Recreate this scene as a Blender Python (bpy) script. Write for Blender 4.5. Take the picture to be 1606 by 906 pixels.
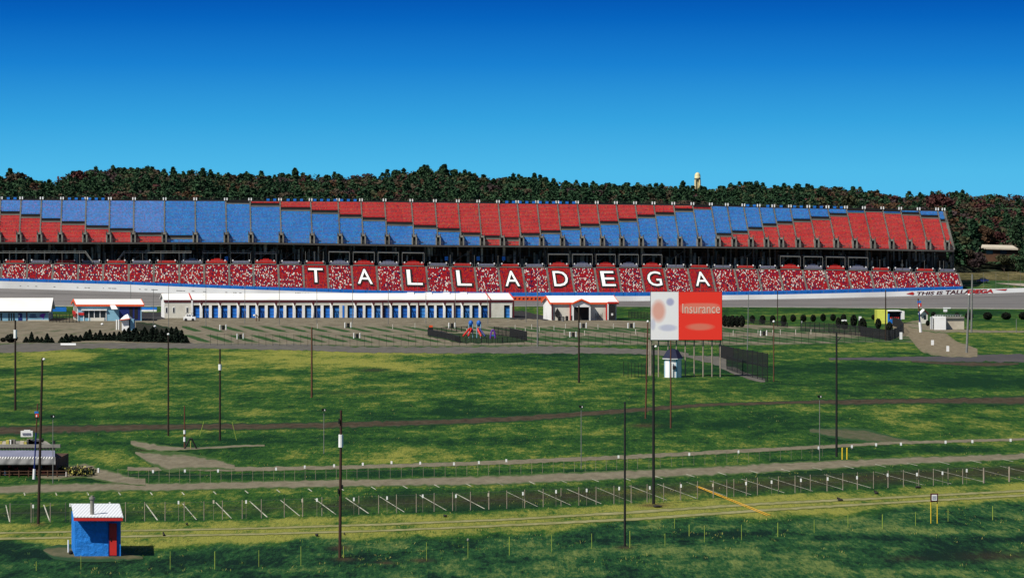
import bpy, math, random
import numpy as np
from mathutils import Vector
random.seed(7); rng = np.random.default_rng(7)
R = math.radians
for o in list(bpy.data.objects): bpy.data.objects.remove(o)
SC = bpy.context.scene; COL = SC.collection

# ------------------------------------------------------------------ camera
F, HC, YH, CX = 5000.0, 22.0, 350.0, 803.0          # focal length in photo px, camera height, horizon row
cam = bpy.data.cameras.new('camera'); co = bpy.data.objects.new('camera', cam); COL.objects.link(co)
co.location = (0, 0, HC); co.rotation_euler = (R(90), 0, 0)
cam.sensor_width = 36; cam.lens = 36*F/1606; cam.shift_y = -(453-YH)/1606
cam.clip_start = 1; cam.clip_end = 20000
SC.camera = co

# ------------------------------------------------------------------ sky, sun, exposure
SUN_EL, SUN_AZ = 48, 51      # light travels towards +X,+Y; azimuth measured from +Y
w = bpy.data.worlds.new('World'); SC.world = w; w.use_nodes = True
nt = w.node_tree; nt.nodes.clear()
def wn(t, **k):
    n = nt.nodes.new(t)
    for a, b in k.items(): setattr(n, a, b)
    return n
out = wn('ShaderNodeOutputWorld'); bg = wn('ShaderNodeBackground'); bg.inputs[1].default_value = 0.1
sky = wn('ShaderNodeTexSky', sky_type='NISHITA', sun_disc=False)
sky.sun_elevation = R(SUN_EL); sky.sun_rotation = R(180+SUN_AZ); sky.air_density = 1.0; sky.dust_density = 0.3; sky.ozone_density = 3
tc = wn('ShaderNodeTexCoord'); sp = wn('ShaderNodeSeparateXYZ'); rp = wn('ShaderNodeValToRGB')
mp = wn('ShaderNodeMapRange'); mp.inputs[1].default_value = 0; mp.inputs[2].default_value = 0.08; mp.inputs[3].default_value = 0; mp.inputs[4].default_value = 1
nt.links.new(tc.outputs['Generated'], sp.inputs[0]); nt.links.new(sp.outputs[2], mp.inputs[0]); nt.links.new(mp.outputs[0], rp.inputs[0])
cr = rp.color_ramp
stops = [(0.0,(.105,.53,.85)),(.20,(.080,.49,.82)),(.40,(.036,.365,.74)),(.62,(.010,.22,.64)),(.80,(.002,.13,.52)),(.90,(.001,.09,.44))]
while len(cr.elements) < len(stops): cr.elements.new(0.5)
for e, (p, c) in zip(cr.elements, stops): e.position = p; e.color = (*c, 1)
sc_ = wn('ShaderNodeVectorMath', operation='SCALE'); sc_.inputs['Scale'].default_value = 8.7
nt.links.new(rp.outputs[0], sc_.inputs[0])
mp2 = wn('ShaderNodeMapRange'); mp2.inputs[1].default_value = 0.09; mp2.inputs[2].default_value = 0.3
nt.links.new(sp.outputs[2], mp2.inputs[0])
mx = wn('ShaderNodeMix', data_type='RGBA')
nt.links.new(mp2.outputs[0], mx.inputs[0]); nt.links.new(sc_.outputs[0], mx.inputs[6])
sk2 = wn('ShaderNodeVectorMath', operation='SCALE'); sk2.inputs['Scale'].default_value = .5; nt.links.new(sky.outputs[0], sk2.inputs[0]); nt.links.new(sk2.outputs[0], mx.inputs[7])
nt.links.new(mx.outputs[2], bg.inputs[0]); nt.links.new(bg.outputs[0], out.inputs[0])
sl = bpy.data.lights.new('sun', 'SUN'); sl.energy = 5.0; sl.angle = R(0.5); sl.color = (1, .95, .86)
so = bpy.data.objects.new('sun', sl); COL.objects.link(so)
d = Vector((math.sin(R(SUN_AZ))*math.cos(R(SUN_EL)), math.cos(R(SUN_AZ))*math.cos(R(SUN_EL)), -math.sin(R(SUN_EL))))
so.rotation_euler = d.to_track_quat('-Z', 'Y').to_euler(); so.location = (-100, -100, 200)
vs = SC.view_settings; vs.view_transform = 'Standard'; vs.look = 'None'; vs.gamma = 1; vs.exposure = 0.2; vs.use_curve_mapping = False

# ------------------------------------------------------------------ placing
def GX(px, Y): return (px-CX)*Y/F
def GZ(py, Y): return HC-(py-YH)*Y/F
def GY(py): return HC*F/(py-YH)
def G(px, py, z=0.0):
    Y = GY(py); return Vector((GX(px, Y), Y, z))
def P(px, py, Y): return Vector((GX(px, Y), Y, GZ(py, Y)))
def lerp(pts, x):
    if x <= pts[0][0]: return pts[0][1]
    for a, b in zip(pts, pts[1:]):
        if x <= b[0]: return a[1]+(b[1]-a[1])*(x-a[0])/(b[0]-a[0])
    return pts[-1][1]

# ------------------------------------------------------------------ materials
def newmat(name):
    m = bpy.data.materials.new(name); m.use_nodes = True
    return m, m.node_tree.nodes, m.node_tree.links, m.node_tree.nodes['Principled BSDF']
def mat(name, col, rough=.7, var=.12, scale=1.0, metal=0, spec=.3, bump=0.0, dirt=None, dirt_amt=.35, spots=None):
    """colour with two octaves of mottling; dirt = second colour in worn patches"""
    m, N, L, b = newmat(name)
    b.inputs['Roughness'].default_value = rough; b.inputs['Metallic'].default_value = metal
    b.inputs['Specular IOR Level'].default_value = spec
    t = N.new('ShaderNodeTexCoord'); n = N.new('ShaderNodeTexNoise'); n.inputs['Scale'].default_value = scale; n.inputs['Detail'].default_value = 6; n.inputs['Roughness'].default_value = .65
    L.new(t.outputs['Object'], n.inputs['Vector'])
    mr = N.new('ShaderNodeMapRange'); mr.inputs[1].default_value = .3; mr.inputs[2].default_value = .7; mr.inputs[3].default_value = 1-var; mr.inputs[4].default_value = 1+var
    L.new(n.outputs[0], mr.inputs[0])
    s = N.new('ShaderNodeVectorMath'); s.operation = 'SCALE'; s.inputs[0].default_value = col; L.new(mr.outputs[0], s.inputs['Scale'])
    outc = s.outputs[0]
    if dirt:
        n2 = N.new('ShaderNodeTexNoise'); n2.inputs['Scale'].default_value = scale*.35; n2.inputs['Detail'].default_value = 8; L.new(t.outputs['Object'], n2.inputs['Vector'])
        m2 = N.new('ShaderNodeMapRange'); m2.inputs[1].default_value = .48; m2.inputs[2].default_value = .68; m2.inputs[3].default_value = 0; m2.inputs[4].default_value = dirt_amt; L.new(n2.outputs[0], m2.inputs[0])
        mi = N.new('ShaderNodeMix'); mi.data_type = 'RGBA'; L.new(m2.outputs[0], mi.inputs[0]); L.new(outc, mi.inputs[6]); mi.inputs[7].default_value = (*dirt, 1); outc = mi.outputs[2]
    L.new(outc, b.inputs['Base Color'])
    if bump:
        bu = N.new('ShaderNodeBump'); bu.inputs['Strength'].default_value = bump; bu.inputs['Distance'].default_value = .1; L.new(n.outputs[0], bu.inputs['Height']); L.new(bu.outputs[0], b.inputs['Normal'])
    return m
def grass_mat(name, dark, mid, yel, attr=True, shift=0.0):
    m, N, L, b = newmat(name); b.inputs['Roughness'].default_value = .9; b.inputs['Specular IOR Level'].default_value = .1
    g = N.new('ShaderNodeNewGeometry')
    def noise(sx, sy, scale, det=6, ro=.6):
        mpn = N.new('ShaderNodeMapping'); mpn.inputs['Scale'].default_value = (sx, sy, 1); L.new(g.outputs['Position'], mpn.inputs[0])
        n = N.new('ShaderNodeTexNoise'); n.inputs['Scale'].default_value = scale; n.inputs['Detail'].default_value = det; n.inputs['Roughness'].default_value = ro
        L.new(mpn.outputs[0], n.inputs['Vector']); return n.outputs[0]
    big = noise(1, .45, .05, 5); midn = noise(1, .36, .22, 9, .72); fine = noise(1, .14, 3.4, 4, .75); far = noise(1, .20, .85, 7, .82)
    def math_(op, a, bb):
        n = N.new('ShaderNodeMath'); n.operation = op
        for i, v in enumerate((a, bb)):
            if isinstance(v, (int, float)): n.inputs[i].default_value = v
            else: L.new(v, n.inputs[i])
        return n.outputs[0]
    v = math_('ADD', math_('MULTIPLY', big, .28), math_('MULTIPLY', midn, .44)); v = math_('ADD', v, math_('MULTIPLY', fine, .24)); v = math_('ADD', v, math_('MULTIPLY', far, .34))
    v = math_('SUBTRACT', v, .665-shift)          # centred on 0
    v = math_('MULTIPLY', v, 4.6)
    if attr:
        a = N.new('ShaderNodeAttribute'); a.attribute_name = 'tone'
        v = math_('ADD', v, a.outputs['Fac'])
    v = math_('ADD', v, .5)
    r = N.new('ShaderNodeValToRGB'); L.new(v, r.inputs[0]); c = r.color_ramp
    st = [(.08, dark), (.5, mid), (.97, yel)]
    while len(c.elements) < 3: c.elements.new(.5)
    for e, (p, q) in zip(c.elements, st): e.position = p; e.color = (*q, 1)
    outc = r.outputs[0]
    if attr:
        a2 = N.new('ShaderNodeAttribute'); a2.attribute_name = 'teal'
        mi = N.new('ShaderNodeMix'); mi.data_type = 'RGBA'; L.new(a2.outputs['Fac'], mi.inputs[0]); L.new(outc, mi.inputs[6])
        r2 = N.new('ShaderNodeValToRGB'); L.new(v, r2.inputs[0]); c2 = r2.color_ramp
        st = [(.12, (.002, .015, .007)), (.48, (.015, .066, .017)), (.9, (.13, .17, .045))]
        while len(c2.elements) < 3: c2.elements.new(.5)
        for e, (p, q) in zip(c2.elements, st): e.position = p; e.color = (*q, 1)
        L.new(r2.outputs[0], mi.inputs[7]); outc = mi.outputs[2]
        a3 = N.new('ShaderNodeAttribute'); a3.attribute_name = 'soil'
        ms = N.new('ShaderNodeMix'); ms.data_type = 'RGBA'
        L.new(math_('MULTIPLY', a3.outputs['Fac'], math_('ADD', fine, .35)), ms.inputs[0]); L.new(outc, ms.inputs[6]); ms.inputs[7].default_value = (.05, .028, .016, 1); outc = ms.outputs[2]
    L.new(outc, b.inputs['Base Color'])
    bu = N.new('ShaderNodeBump'); bu.inputs['Strength'].default_value = .8; bu.inputs['Distance'].default_value = .35
    L.new(math_('ADD', midn, math_('MULTIPLY', fine, .6)), bu.inputs['Height']); L.new(bu.outputs[0], b.inputs['Normal'])
    return m
def path_mat(name, col, col2, grass=(.03, .09, .02), scale=.9):
    """worn surface whose verge (attribute 'edge' 0..1) breaks up into grass"""
    m, N, L, b = newmat(name); b.inputs['Roughness'].default_value = .92; b.inputs['Specular IOR Level'].default_value = .15
    g = N.new('ShaderNodeNewGeometry'); mpn = N.new('ShaderNodeMapping'); mpn.inputs['Scale'].default_value = (1, .3, 1); L.new(g.outputs['Position'], mpn.inputs[0])
    n = N.new('ShaderNodeTexNoise'); n.inputs['Scale'].default_value = scale; n.inputs['Detail'].default_value = 8; n.inputs['Roughness'].default_value = .7; L.new(mpn.outputs[0], n.inputs['Vector'])
    r = N.new('ShaderNodeMapRange'); r.inputs[1].default_value = .35; r.inputs[2].default_value = .66; L.new(n.outputs[0], r.inputs[0])
    mi = N.new('ShaderNodeMix'); mi.data_type = 'RGBA'; L.new(r.outputs[0], mi.inputs[0]); mi.inputs[6].default_value = (*col, 1); mi.inputs[7].default_value = (*col2, 1)
    a = N.new('ShaderNodeAttribute'); a.attribute_name = 'edge'
    n2 = N.new('ShaderNodeTexNoise'); n2.inputs['Scale'].default_value = scale*1.3; n2.inputs['Detail'].default_value = 6; L.new(mpn.outputs[0], n2.inputs['Vector'])
    ad = N.new('ShaderNodeMath'); ad.operation = 'ADD'; L.new(a.outputs['Fac'], ad.inputs[0]); L.new(n2.outputs[0], ad.inputs[1])
    r2 = N.new('ShaderNodeMapRange'); r2.inputs[1].default_value = .80; r2.inputs[2].default_value = 1.12; L.new(ad.outputs[0], r2.inputs[0])
    m2 = N.new('ShaderNodeMix'); m2.data_type = 'RGBA'; L.new(r2.outputs[0], m2.inputs[0]); L.new(mi.outputs[2], m2.inputs[6]); m2.inputs[7].default_value = (*grass, 1)
    L.new(m2.outputs[2], b.inputs['Base Color'])
    bu = N.new('ShaderNodeBump'); bu.inputs['Strength'].default_value = .5; bu.inputs['Distance'].default_value = .15; L.new(n.outputs[0], bu.inputs['Height']); L.new(bu.outputs[0], b.inputs['Normal'])
    return m
def seat_mat(name, base, alt=None, p_alt=0, alt2=None, p_alt2=0, var=.25, metal=0):
    """one colour per seat: white noise on whole UV cells"""
    m, N, L, b = newmat(name); b.inputs['Roughness'].default_value = .45; b.inputs['Specular IOR Level'].default_value = .35
    u = N.new('ShaderNodeUVMap'); fl = N.new('ShaderNodeVectorMath'); fl.operation = 'FLOOR'; L.new(u.outputs[0], fl.inputs[0])
    wnn = N.new('ShaderNodeTexWhiteNoise'); wnn.noise_dimensions = '2D'; L.new(fl.outputs[0], wnn.inputs['Vector'])
    r = N.new('ShaderNodeValToRGB'); c = r.color_ramp; c.interpolation = 'CONSTANT'
    L.new(wnn.outputs['Value'], r.inputs[0])
    st = [(0, base)]
    if alt: st.append((1-p_alt-p_alt2, alt))
    if alt2: st.append((1-p_alt2, alt2))
    while len(c.elements) < len(st): c.elements.new(.5)
    while len(c.elements) > len(st): c.elements.remove(c.elements[-1])
    for e, (p, q) in zip(c.elements, st): e.position = p; e.color = (*q, 1)
    sep = N.new('ShaderNodeSeparateColor'); L.new(wnn.outputs['Color'], sep.inputs[0])
    n = N.new('ShaderNodeTexNoise'); n.inputs['Scale'].default_value = .35; n.inputs['Detail'].default_value = 6; L.new(u.outputs[0], n.inputs['Vector'])
    ad = N.new('ShaderNodeMath'); ad.operation = 'ADD'; L.new(sep.outputs[1], ad.inputs[0]); L.new(n.outputs[0], ad.inputs[1])
    mr = N.new('ShaderNodeMapRange'); mr.inputs[1].default_value = .3; mr.inputs[2].default_value = 1.7; mr.inputs[3].default_value = 1-var; mr.inputs[4].default_value = 1+var; L.new(ad.outputs[0], mr.inputs[0])
    s = N.new('ShaderNodeVectorMath'); s.operation = 'SCALE'; L.new(r.outputs[0], s.inputs[0]); L.new(mr.outputs[0], s.inputs['Scale'])
    L.new(s.outputs[0], b.inputs['Base Color'])
    return m
def ribbed_mat(name, col, pitch, axis=0, dark=.75, rough=.5, metal=0):
    m, N, L, b = newmat(name); b.inputs['Roughness'].default_value = rough; b.inputs['Metallic'].default_value = metal
    t = N.new('ShaderNodeTexCoord'); wv = N.new('ShaderNodeTexWave'); wv.bands_direction = 'XYZ'[axis]; wv.inputs['Scale'].default_value = .314/pitch
    L.new(t.outputs['Object'], wv.inputs['Vector'])
    n = N.new('ShaderNodeTexNoise'); n.inputs['Scale'].default_value = .9; n.inputs['Detail'].default_value = 7; L.new(t.outputs['Object'], n.inputs['Vector'])
    ad = N.new('ShaderNodeMath'); ad.operation = 'MULTIPLY'; L.new(wv.outputs['Fac'], ad.inputs[0]); L.new(n.outputs[0], ad.inputs[1])
    mr = N.new('ShaderNodeMapRange'); mr.inputs[1].default_value = 0; mr.inputs[2].default_value = .35; mr.inputs[3].default_value = dark; mr.inputs[4].default_value = 1.04; L.new(ad.outputs[0], mr.inputs[0])
    s = N.new('ShaderNodeVectorMath'); s.operation = 'SCALE'; s.inputs[0].default_value = col; L.new(mr.outputs[0], s.inputs['Scale']); L.new(s.outputs[0], b.inputs['Base Color'])
    bu = N.new('ShaderNodeBump'); bu.inputs['Strength'].default_value = .6; bu.inputs['Distance'].default_value = .04; L.new(wv.outputs['Fac'], bu.inputs['Height']); L.new(bu.outputs[0], b.inputs['Normal'])
    return m
M = dict(
 white=mat('white_paint', (.80,.80,.78), .5, .05, .8, dirt=(.5,.48,.42), dirt_amt=.35),
 cream=mat('cream_wall', (.62,.60,.52), .7, .08, 1.2, dirt=(.36,.32,.25), dirt_amt=.4),
 wallwhite=mat('barrier_white', (.86,.86,.83), .6, .05, .15, dirt=(.42,.40,.37), dirt_amt=.5),
 blue=mat('blue_paint', (.012,.15,.52), .5, .12, .6),
 doorblue=mat('door_blue', (.015,.15,.55), .5, .15, 1.5),
 doorblue2=mat('door_blue_faded', (.03,.20,.55), .6, .25, 1.5, dirt=(.12,.14,.2), dirt_amt=.4),
 doorblue3=mat('door_blue_dark', (.010,.10,.40), .5, .25, 1.5),
 navy=mat('navy_paint', (.01,.02,.13), .5, .1, 2),
 navyroof=mat('navy_shingle', (.006,.010,.035), .7, .2, 2),
 red=mat('red_paint', (.50,.025,.02), .5, .12, 1),
 orange=mat('orange_trim', (.72,.09,.02), .5, .1, 1),
 maroon=mat('maroon_trim', (.07,.008,.012), .6, .15, 1),
 black=mat('black_metal', (.012,.012,.012), .6, .2, 2),
 dark=mat('dark_opening_and_shade', (.012,.011,.012), .8, .3, 1),
 wood=mat('pole_wood', (.028,.018,.012), .85, .4, 1.5),
 darkwood=mat('dark_brown_pole', (.045,.022,.014), .85, .35, 1.5),
 brownwood=mat('brown_pole_wood', (.10,.04,.022), .85, .35, 1.5),
 greypole=mat('grey_pole', (.22,.22,.20), .5, .2, 2, metal=.3),
 concrete=mat('stand_concrete', (.22,.21,.18), .85, .2, .5, dirt=(.08,.07,.06), dirt_amt=.5),
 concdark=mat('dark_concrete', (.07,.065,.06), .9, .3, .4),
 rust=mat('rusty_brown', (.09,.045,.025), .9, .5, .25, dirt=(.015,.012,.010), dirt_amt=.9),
 steel=mat('stand_steel', (.17,.17,.16), .6, .2, 1, metal=.2),
 yellow=mat('yellow_paint', (.70,.50,.03), .6, .15, 2),
 ygreen=mat('yellow_green_panel', (.45,.47,.07), .6, .12, .8),
 stake=mat('stake_yellow_green', (.26,.34,.05), .7, .2, 3),
 tan=mat('tan_wall', (.52,.46,.36), .8, .1, 1.2, dirt=(.3,.26,.2)),
 glass=mat('dark_glass', (.015,.02,.025), .15, .2, 2, spec=.6),
 bluegrey=mat('blue_grey_wall', (.20,.40,.52), .7, .12, .8, dirt=(.12,.2,.26)),
 purple=mat('purple_mark', (.14,.03,.32), .6, .1, 2),
 timber=mat('weathered_timber', (.30,.25,.19), .9, .3, 1.5),
 sand=mat('pale_kerb', (.55,.52,.44), .9, .15, 1),
 lineW=mat('worn_white_line', (.42,.41,.33), .9, .35, .8, dirt=(.10,.11,.05), dirt_amt=.7),
 lineY=mat('worn_yellow_line', (.70,.38,.03), .9, .25, .8),
 shrub=mat('evergreen_leaf', (.005,.014,.006), .9, .5, 2),
 roundleaf=mat('round_shrub_leaf', (.007,.011,.005), .9, .5, 2),
 ytan=mat('dry_weed', (.38,.34,.08), .9, .3, 2),
 trunk=mat('bark', (.06,.045,.035), .9, .3, 2),
 stone=mat('dark_stone', (.02,.018,.018), .95, .4, 1.5),
 wroof=mat('white_roof', (.80,.79,.75), .55, .04, .5, dirt=(.6,.57,.5), dirt_amt=.3),  # plain white roof colour, lightly soiled
 tank=mat('tank_cream', (.62,.55,.30), .5, .12, .4),
 seatred=seat_mat('upper_red_seats', (.60,.016,.018), (.55,.08,.02), .05, (.38,.010,.025), .10),
 seatblue=seat_mat('upper_blue_seats', (.016,.20,.62), (.07,.17,.52), .10, (.010,.27,.66), .2),
 seatpale=seat_mat('upper_pale_blue_seats', (.085,.245,.66), (.19,.22,.60), .12, (.05,.29,.74), .25),
 seatmix=seat_mat('lower_mixed_seats', (.46,.009,.011), (.90,.87,.74), .15, (.03,.012,.07), .22, .35),
 seatletter=seat_mat('lower_red_seats', (.50,.014,.016), (.55,.06,.012), .10, (.11,.010,.06), .12, .25),
 rooftin=ribbed_mat('white_tin_roof', (.74,.76,.78), .22, 0, .86, .45),
 pinkwall=mat('shed_block_wall', (.012,.19,.62), .75, .28, 2.6, bump=1.0),
 greyroof=ribbed_mat('grey_ribbed_roof', (.20,.20,.19), 1.0, 0, .55, .6),
 roofdull=mat('dull_roof', (.24,.225,.19), .8, .25, 1.5, dirt=(.08,.09,.05), dirt_amt=.6),
 slateroof=mat('slate_blue_roof', (.17,.18,.25), .7, .15, .7),
)
leafcols = dict(pine=(.014,.046,.018), pine2=(.026,.064,.025), olive=(.046,.050,.020), red=(.060,.018,.017), rust=(.070,.036,.016), brown=(.052,.040,.024), purple=(.042,.026,.027))
LM = {k: mat('foliage_'+k, v, .9, .45, .15) for k, v in leafcols.items()}

# ------------------------------------------------------------------ mesh builder
class MB:
    def __init__(s): s.v = []; s.f = []; s.mi = []; s.uv = {}; s.mats = []
    def m(s, k):
        k = M[k] if isinstance(k, str) else k
        if k not in s.mats: s.mats.append(k)
        return s.mats.index(k)
    def poly(s, pts, k, uv=None):
        b = len(s.v); s.v += [tuple(p) for p in pts]; s.f.append(tuple(range(b, b+len(pts)))); s.mi.append(s.m(k))
        if uv: s.uv[len(s.f)-1] = uv
        return s
    def hexa(s, a, k):     # a: 8 points, bottom 4 then top 4, both counter-clockwise from above
        b = len(s.v); s.v += [tuple(p) for p in a]
        for q in ((3,2,1,0),(4,5,6,7),(0,1,5,4),(1,2,6,5),(2,3,7,6),(3,0,4,7)): s.f.append(tuple(b+i for i in q)); s.mi.append(s.m(k))
        return s
    def box(s, x0, x1, y0, y1, z0, z1, k):
        return s.hexa([(x0,y0,z0),(x1,y0,z0),(x1,y1,z0),(x0,y1,z0),(x0,y0,z1),(x1,y0,z1),(x1,y1,z1),(x0,y1,z1)], k)
    def tube(s, p, q, r, k, r2=None, n=8, cap=True):
        p = Vector(p); q = Vector(q); d = (q-p).normalized(); r2 = r if r2 is None else r2
        a = d.orthogonal().normalized(); c = d.cross(a); b = len(s.v); mi = s.m(k)
        for e, rr in ((p, r), (q, r2)):
            for i in range(n):
                t = 2*math.pi*i/n; s.v.append(tuple(e+a*math.cos(t)*rr+c*math.sin(t)*rr))
        for i in range(n): j = (i+1) % n; s.f.append((b+i, b+j, b+n+j, b+n+i)); s.mi.append(mi)
        if cap: s.f.append(tuple(b+i for i in range(n))[::-1]); s.f.append(tuple(b+n+i for i in range(n))); s.mi += [mi, mi]
        return s
    def ball(s, c, rx, ry, rz, k, n=10, m=6, jit=0):
        b = len(s.v); mi = s.m(k)
        for i in range(m+1):
            th = math.pi*i/m
            for j in range(n):
                ph = 2*math.pi*j/n; f = 1+random.uniform(-jit, jit)
                s.v.append((c[0]+rx*math.sin(th)*math.cos(ph)*f, c[1]+ry*math.sin(th)*math.sin(ph)*f, c[2]+rz*math.cos(th)*f))
        for i in range(m):
            for j in range(n): jj = (j+1) % n; s.f.append((b+i*n+j, b+(i+1)*n+j, b+(i+1)*n+jj, b+i*n+jj)); s.mi.append(mi)
        return s
    def bar(s, p, q, wx, k):     # thin square bar along any direction
        return s.tube(p, q, wx/2*1.2, k, n=4)
    def build(s, name, parent=None, origin=None, smooth=False):
        o_ = Vector((0,0,0)) if parent is None and origin is None else (Vector(origin) if origin is not None else wloc(parent))
        me = bpy.data.meshes.new(name); me.from_pydata([(a[0]-o_.x, a[1]-o_.y, a[2]-o_.z) for a in s.v], [], s.f)
        for k in s.mats: me.materials.append(k)
        me.polygons.foreach_set('material_index', s.mi)
        if s.uv:
            ul = me.uv_layers.new(name='UVMap')
            for fi, uv in s.uv.items():
                for li, c in zip(me.polygons[fi].loop_indices, uv): ul.data[li].uv = c
        if smooth: me.polygons.foreach_set('use_smooth', [True]*len(me.polygons))
        me.update()
        o = bpy.data.objects.new(name, me); COL.objects.link(o)
        if parent is None: o.location = o_
        else: o.parent = parent; o.location = (0,0,0) if origin is None else o_-wloc(parent)
        return o
def wloc(o):
    v = Vector(o.location)
    while o.parent: o = o.parent; v = v+Vector(o.location)
    return v
def thing(name, loc, label, cat, group=None):
    o = bpy.data.objects.new(name, None); o.location = loc; o.empty_display_size = .3; COL.objects.link(o); return tag(o, label, cat, group)
def tag(o, label, cat, group=None, kind=None):
    o['label'] = label; o['category'] = cat
    if group: o['group'] = group
    if kind: o['kind'] = kind
    return o
def struct(o): o['kind'] = 'structure'; return o
ORD = ['first','second','third','fourth','fifth','sixth','seventh','eighth','ninth','tenth','eleventh','twelfth','thirteenth','fourteenth','fifteenth','sixteenth','seventeenth','eighteenth','nineteenth','twentieth','twenty-first','twenty-second','twenty-third','twenty-fourth','twenty-fifth','twenty-sixth','twenty-seventh','twenty-eighth','twenty-ninth','thirtieth','thirty-first','thirty-second','thirty-third','thirty-fourth','thirty-fifth','thirty-sixth','thirty-seventh','thirty-eighth','thirty-ninth','fortieth']
def nth(i): return ORD[i]
def text_tris(body, offset=0.0, shear=0.0):
    """2-D triangles of a word, scaled to the unit box"""
    cu = bpy.data.curves.new('t', 'FONT'); cu.body = body; cu.offset = offset; cu.shear = shear; cu.resolution_u = 3
    ob = bpy.data.objects.new('t', cu); COL.objects.link(ob)
    dg = bpy.context.evaluated_depsgraph_get(); me = bpy.data.meshes.new_from_object(ob.evaluated_get(dg))
    vs_ = [v.co.copy() for v in me.vertices]; fs = [tuple(p.vertices) for p in me.polygons]
    bpy.data.objects.remove(ob); bpy.data.curves.remove(cu); bpy.data.meshes.remove(me)
    return vs_, fs
def unit(vs_, box=None):
    x0 = min(v.x for v in vs_); x1 = max(v.x for v in vs_); y0 = min(v.y for v in vs_); y1 = max(v.y for v in vs_)
    if box: x0, x1, y0, y1 = box
    return [((v.x-x0)/(x1-x0), (v.y-y0)/(y1-y0)) for v in vs_], (x0, x1, y0, y1)
def put_text(mb, body, fn, k, offset=.03, shear=0, box=None):
    vs_, fs = text_tris(body, offset, shear); uv, bx = unit(vs_, box)
    mi = mb.m(k); b = len(mb.v); mb.v += [tuple(fn(*p)) for p in uv]
    for f in fs: mb.f.append(tuple(b+i for i in f)); mb.mi.append(mi)
    return bx

# ================================================================== THE GROUND
def add_attr(me, name, vals):
    a = me.attributes.new(name, 'FLOAT', 'POINT'); a.data.foreach_set('value', np.asarray(vals, dtype=np.float32))
def smooth(a, lo, hi): t = np.clip((a-lo)/(hi-lo), 0, 1); return t*t*(3-2*t)
grassM = grass_mat('infield_grass', (.004,.028,.006), (.026,.082,.010), (.21,.215,.040))
px = np.concatenate([[-20000,-6000,-2500,-900,-300], np.linspace(-60, 1666, 560), [1900,2500,4000,7600,21600]])
py = np.concatenate([[356,362,370,385,400,415,430,445,455,465], np.linspace(470, 925, 330), [1000,1300,2500]])
PX, PY = np.meshgrid(px, py)
gy = HC*F/(PY-YH); gx = (PX-CX)*gy/F
# verge line of the double track (photo row of its upper edge)
VERG = [(-60,822),(0,820),(300,817),(600,806),(800,798),(1000,789),(1200,776),(1400,765),(1666,752)]
vx = np.interp(PX, [a for a, b in VERG], [b for a, b in VERG])
wob = 5*np.sin(PX*.013+1)+3*np.sin(PX*.041)+2*np.sin(PX*.11+PY*.2)
BOT = np.interp(PX, [-60,0,120,300,600,850,1100,1300,1666], [850,852,862,852,846,832,812,806,784])
tone = np.zeros_like(PX); soil = np.zeros_like(PX)
tone += .46*smooth(PY, vx-2, vx+4)*(1-smooth(PY+wob*.6, BOT-6, BOT+3))                     # dry verge both sides of the track
tone += .14*smooth(PY, vx-52, vx-47)*(1-smooth(PY, vx-42, vx-32))                           # upper verge
soil += .38*np.exp(-((PY-(vx-17))/10)**2)*smooth(PX, 250, 900)+.25*np.exp(-((PY-(vx-17))/9)**2)
tone -= .18*np.exp(-((PY-(vx-15))/14)**2)  # shade band of the ditch bank painted into the grass tone
teal = smooth(PY+wob, BOT-3, BOT+8)
def blob(cx, cy, rx, ry, amp, p=1.0):
    return amp*np.exp(-(((PX-cx)/rx)**2+((PY-cy)/ry)**2)**p)
for a in [(105,556,45,8,.65),(30,562,90,18,.20),(190,585,190,22,.20),(60,600,140,30,.22),(330,548,90,9,.22),(450,562,130,14,.44),(590,572,110,12,.44),(560,551,150,4,.36),(640,576,60,6,.3),
          (670,556,60,8,.24),(400,590,130,10,.15),(120,640,160,30,.10),(930,600,160,12,.08),(1290,545,120,6,.12),(1560,530,80,14,.22),(1500,515,80,6,.12),
          (700,720,500,6,.12),(120,715,90,10,.05),(120,790,300,5,.16),(900,722,500,8,.12),(1340,606,200,10,.05),(1500,660,200,18,.10),(1200,700,260,10,.10),(1560,750,120,6,.15),
          (1060,865,110,8,.34),(1250,880,160,14,.30),(1480,832,110,8,.34),(1300,852,90,5,.28),(430,895,50,6,.36),(1400,895,120,6,.2),(900,890,90,6,.2),(180,872,80,6,.16),(290,865,90,7,.12),
          (850,610,400,30,.06),(1420,645,180,8,.12),(860,640,120,8,.10)]: tone += blob(a[0], a[1], a[2], a[3], a[4]*.95)
for a in [(170,572,85,7,.42),(230,563,60,5,.30),(40,583,110,6,.42),(300,588,90,5,.22),(585,580,32,4,.6),(470,584,45,4,.4),(360,600,120,4,.2),(60,630,90,12,.16),
          (1000,570,180,14,.10),(900,556,180,8,.16),(1420,595,260,16,.22),(1560,600,120,10,.2),(1300,575,260,7,.3),(760,640,300,10,.05),(680,612,120,4,.15),
          (250,700,160,10,.14),(700,690,260,8,.18),(1100,665,180,8,.22),(1250,650,200,6,.15),(1450,705,220,6,.26),(400,745,400,3,.35),(900,738,500,3,.35),(1300,722,300,3,.3),
          (300,655,400,3,.28),(800,648,200,4,.25),(1400,620,300,4,.05),(1000,655,150,10,.2),(1500,872,130,9,.3),(1380,842,100,5,.22),(1160,836,90,5,.2),(560,875,120,8,.14),(400,862,120,6,.2),(60,868,60,7,.25),(1560,845,60,5,.3),(1100,840,200,10,.15),(150,785,260,4,.18),
          (700,880,200,10,.10),(90,750,90,4,.25),(1340,745,200,4,.15),(1520,490,90,4,.3),(1250,486,300,3,.2)]: tone -= blob(a[0], a[1], a[2], a[3], a[4]*1.15)
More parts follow.
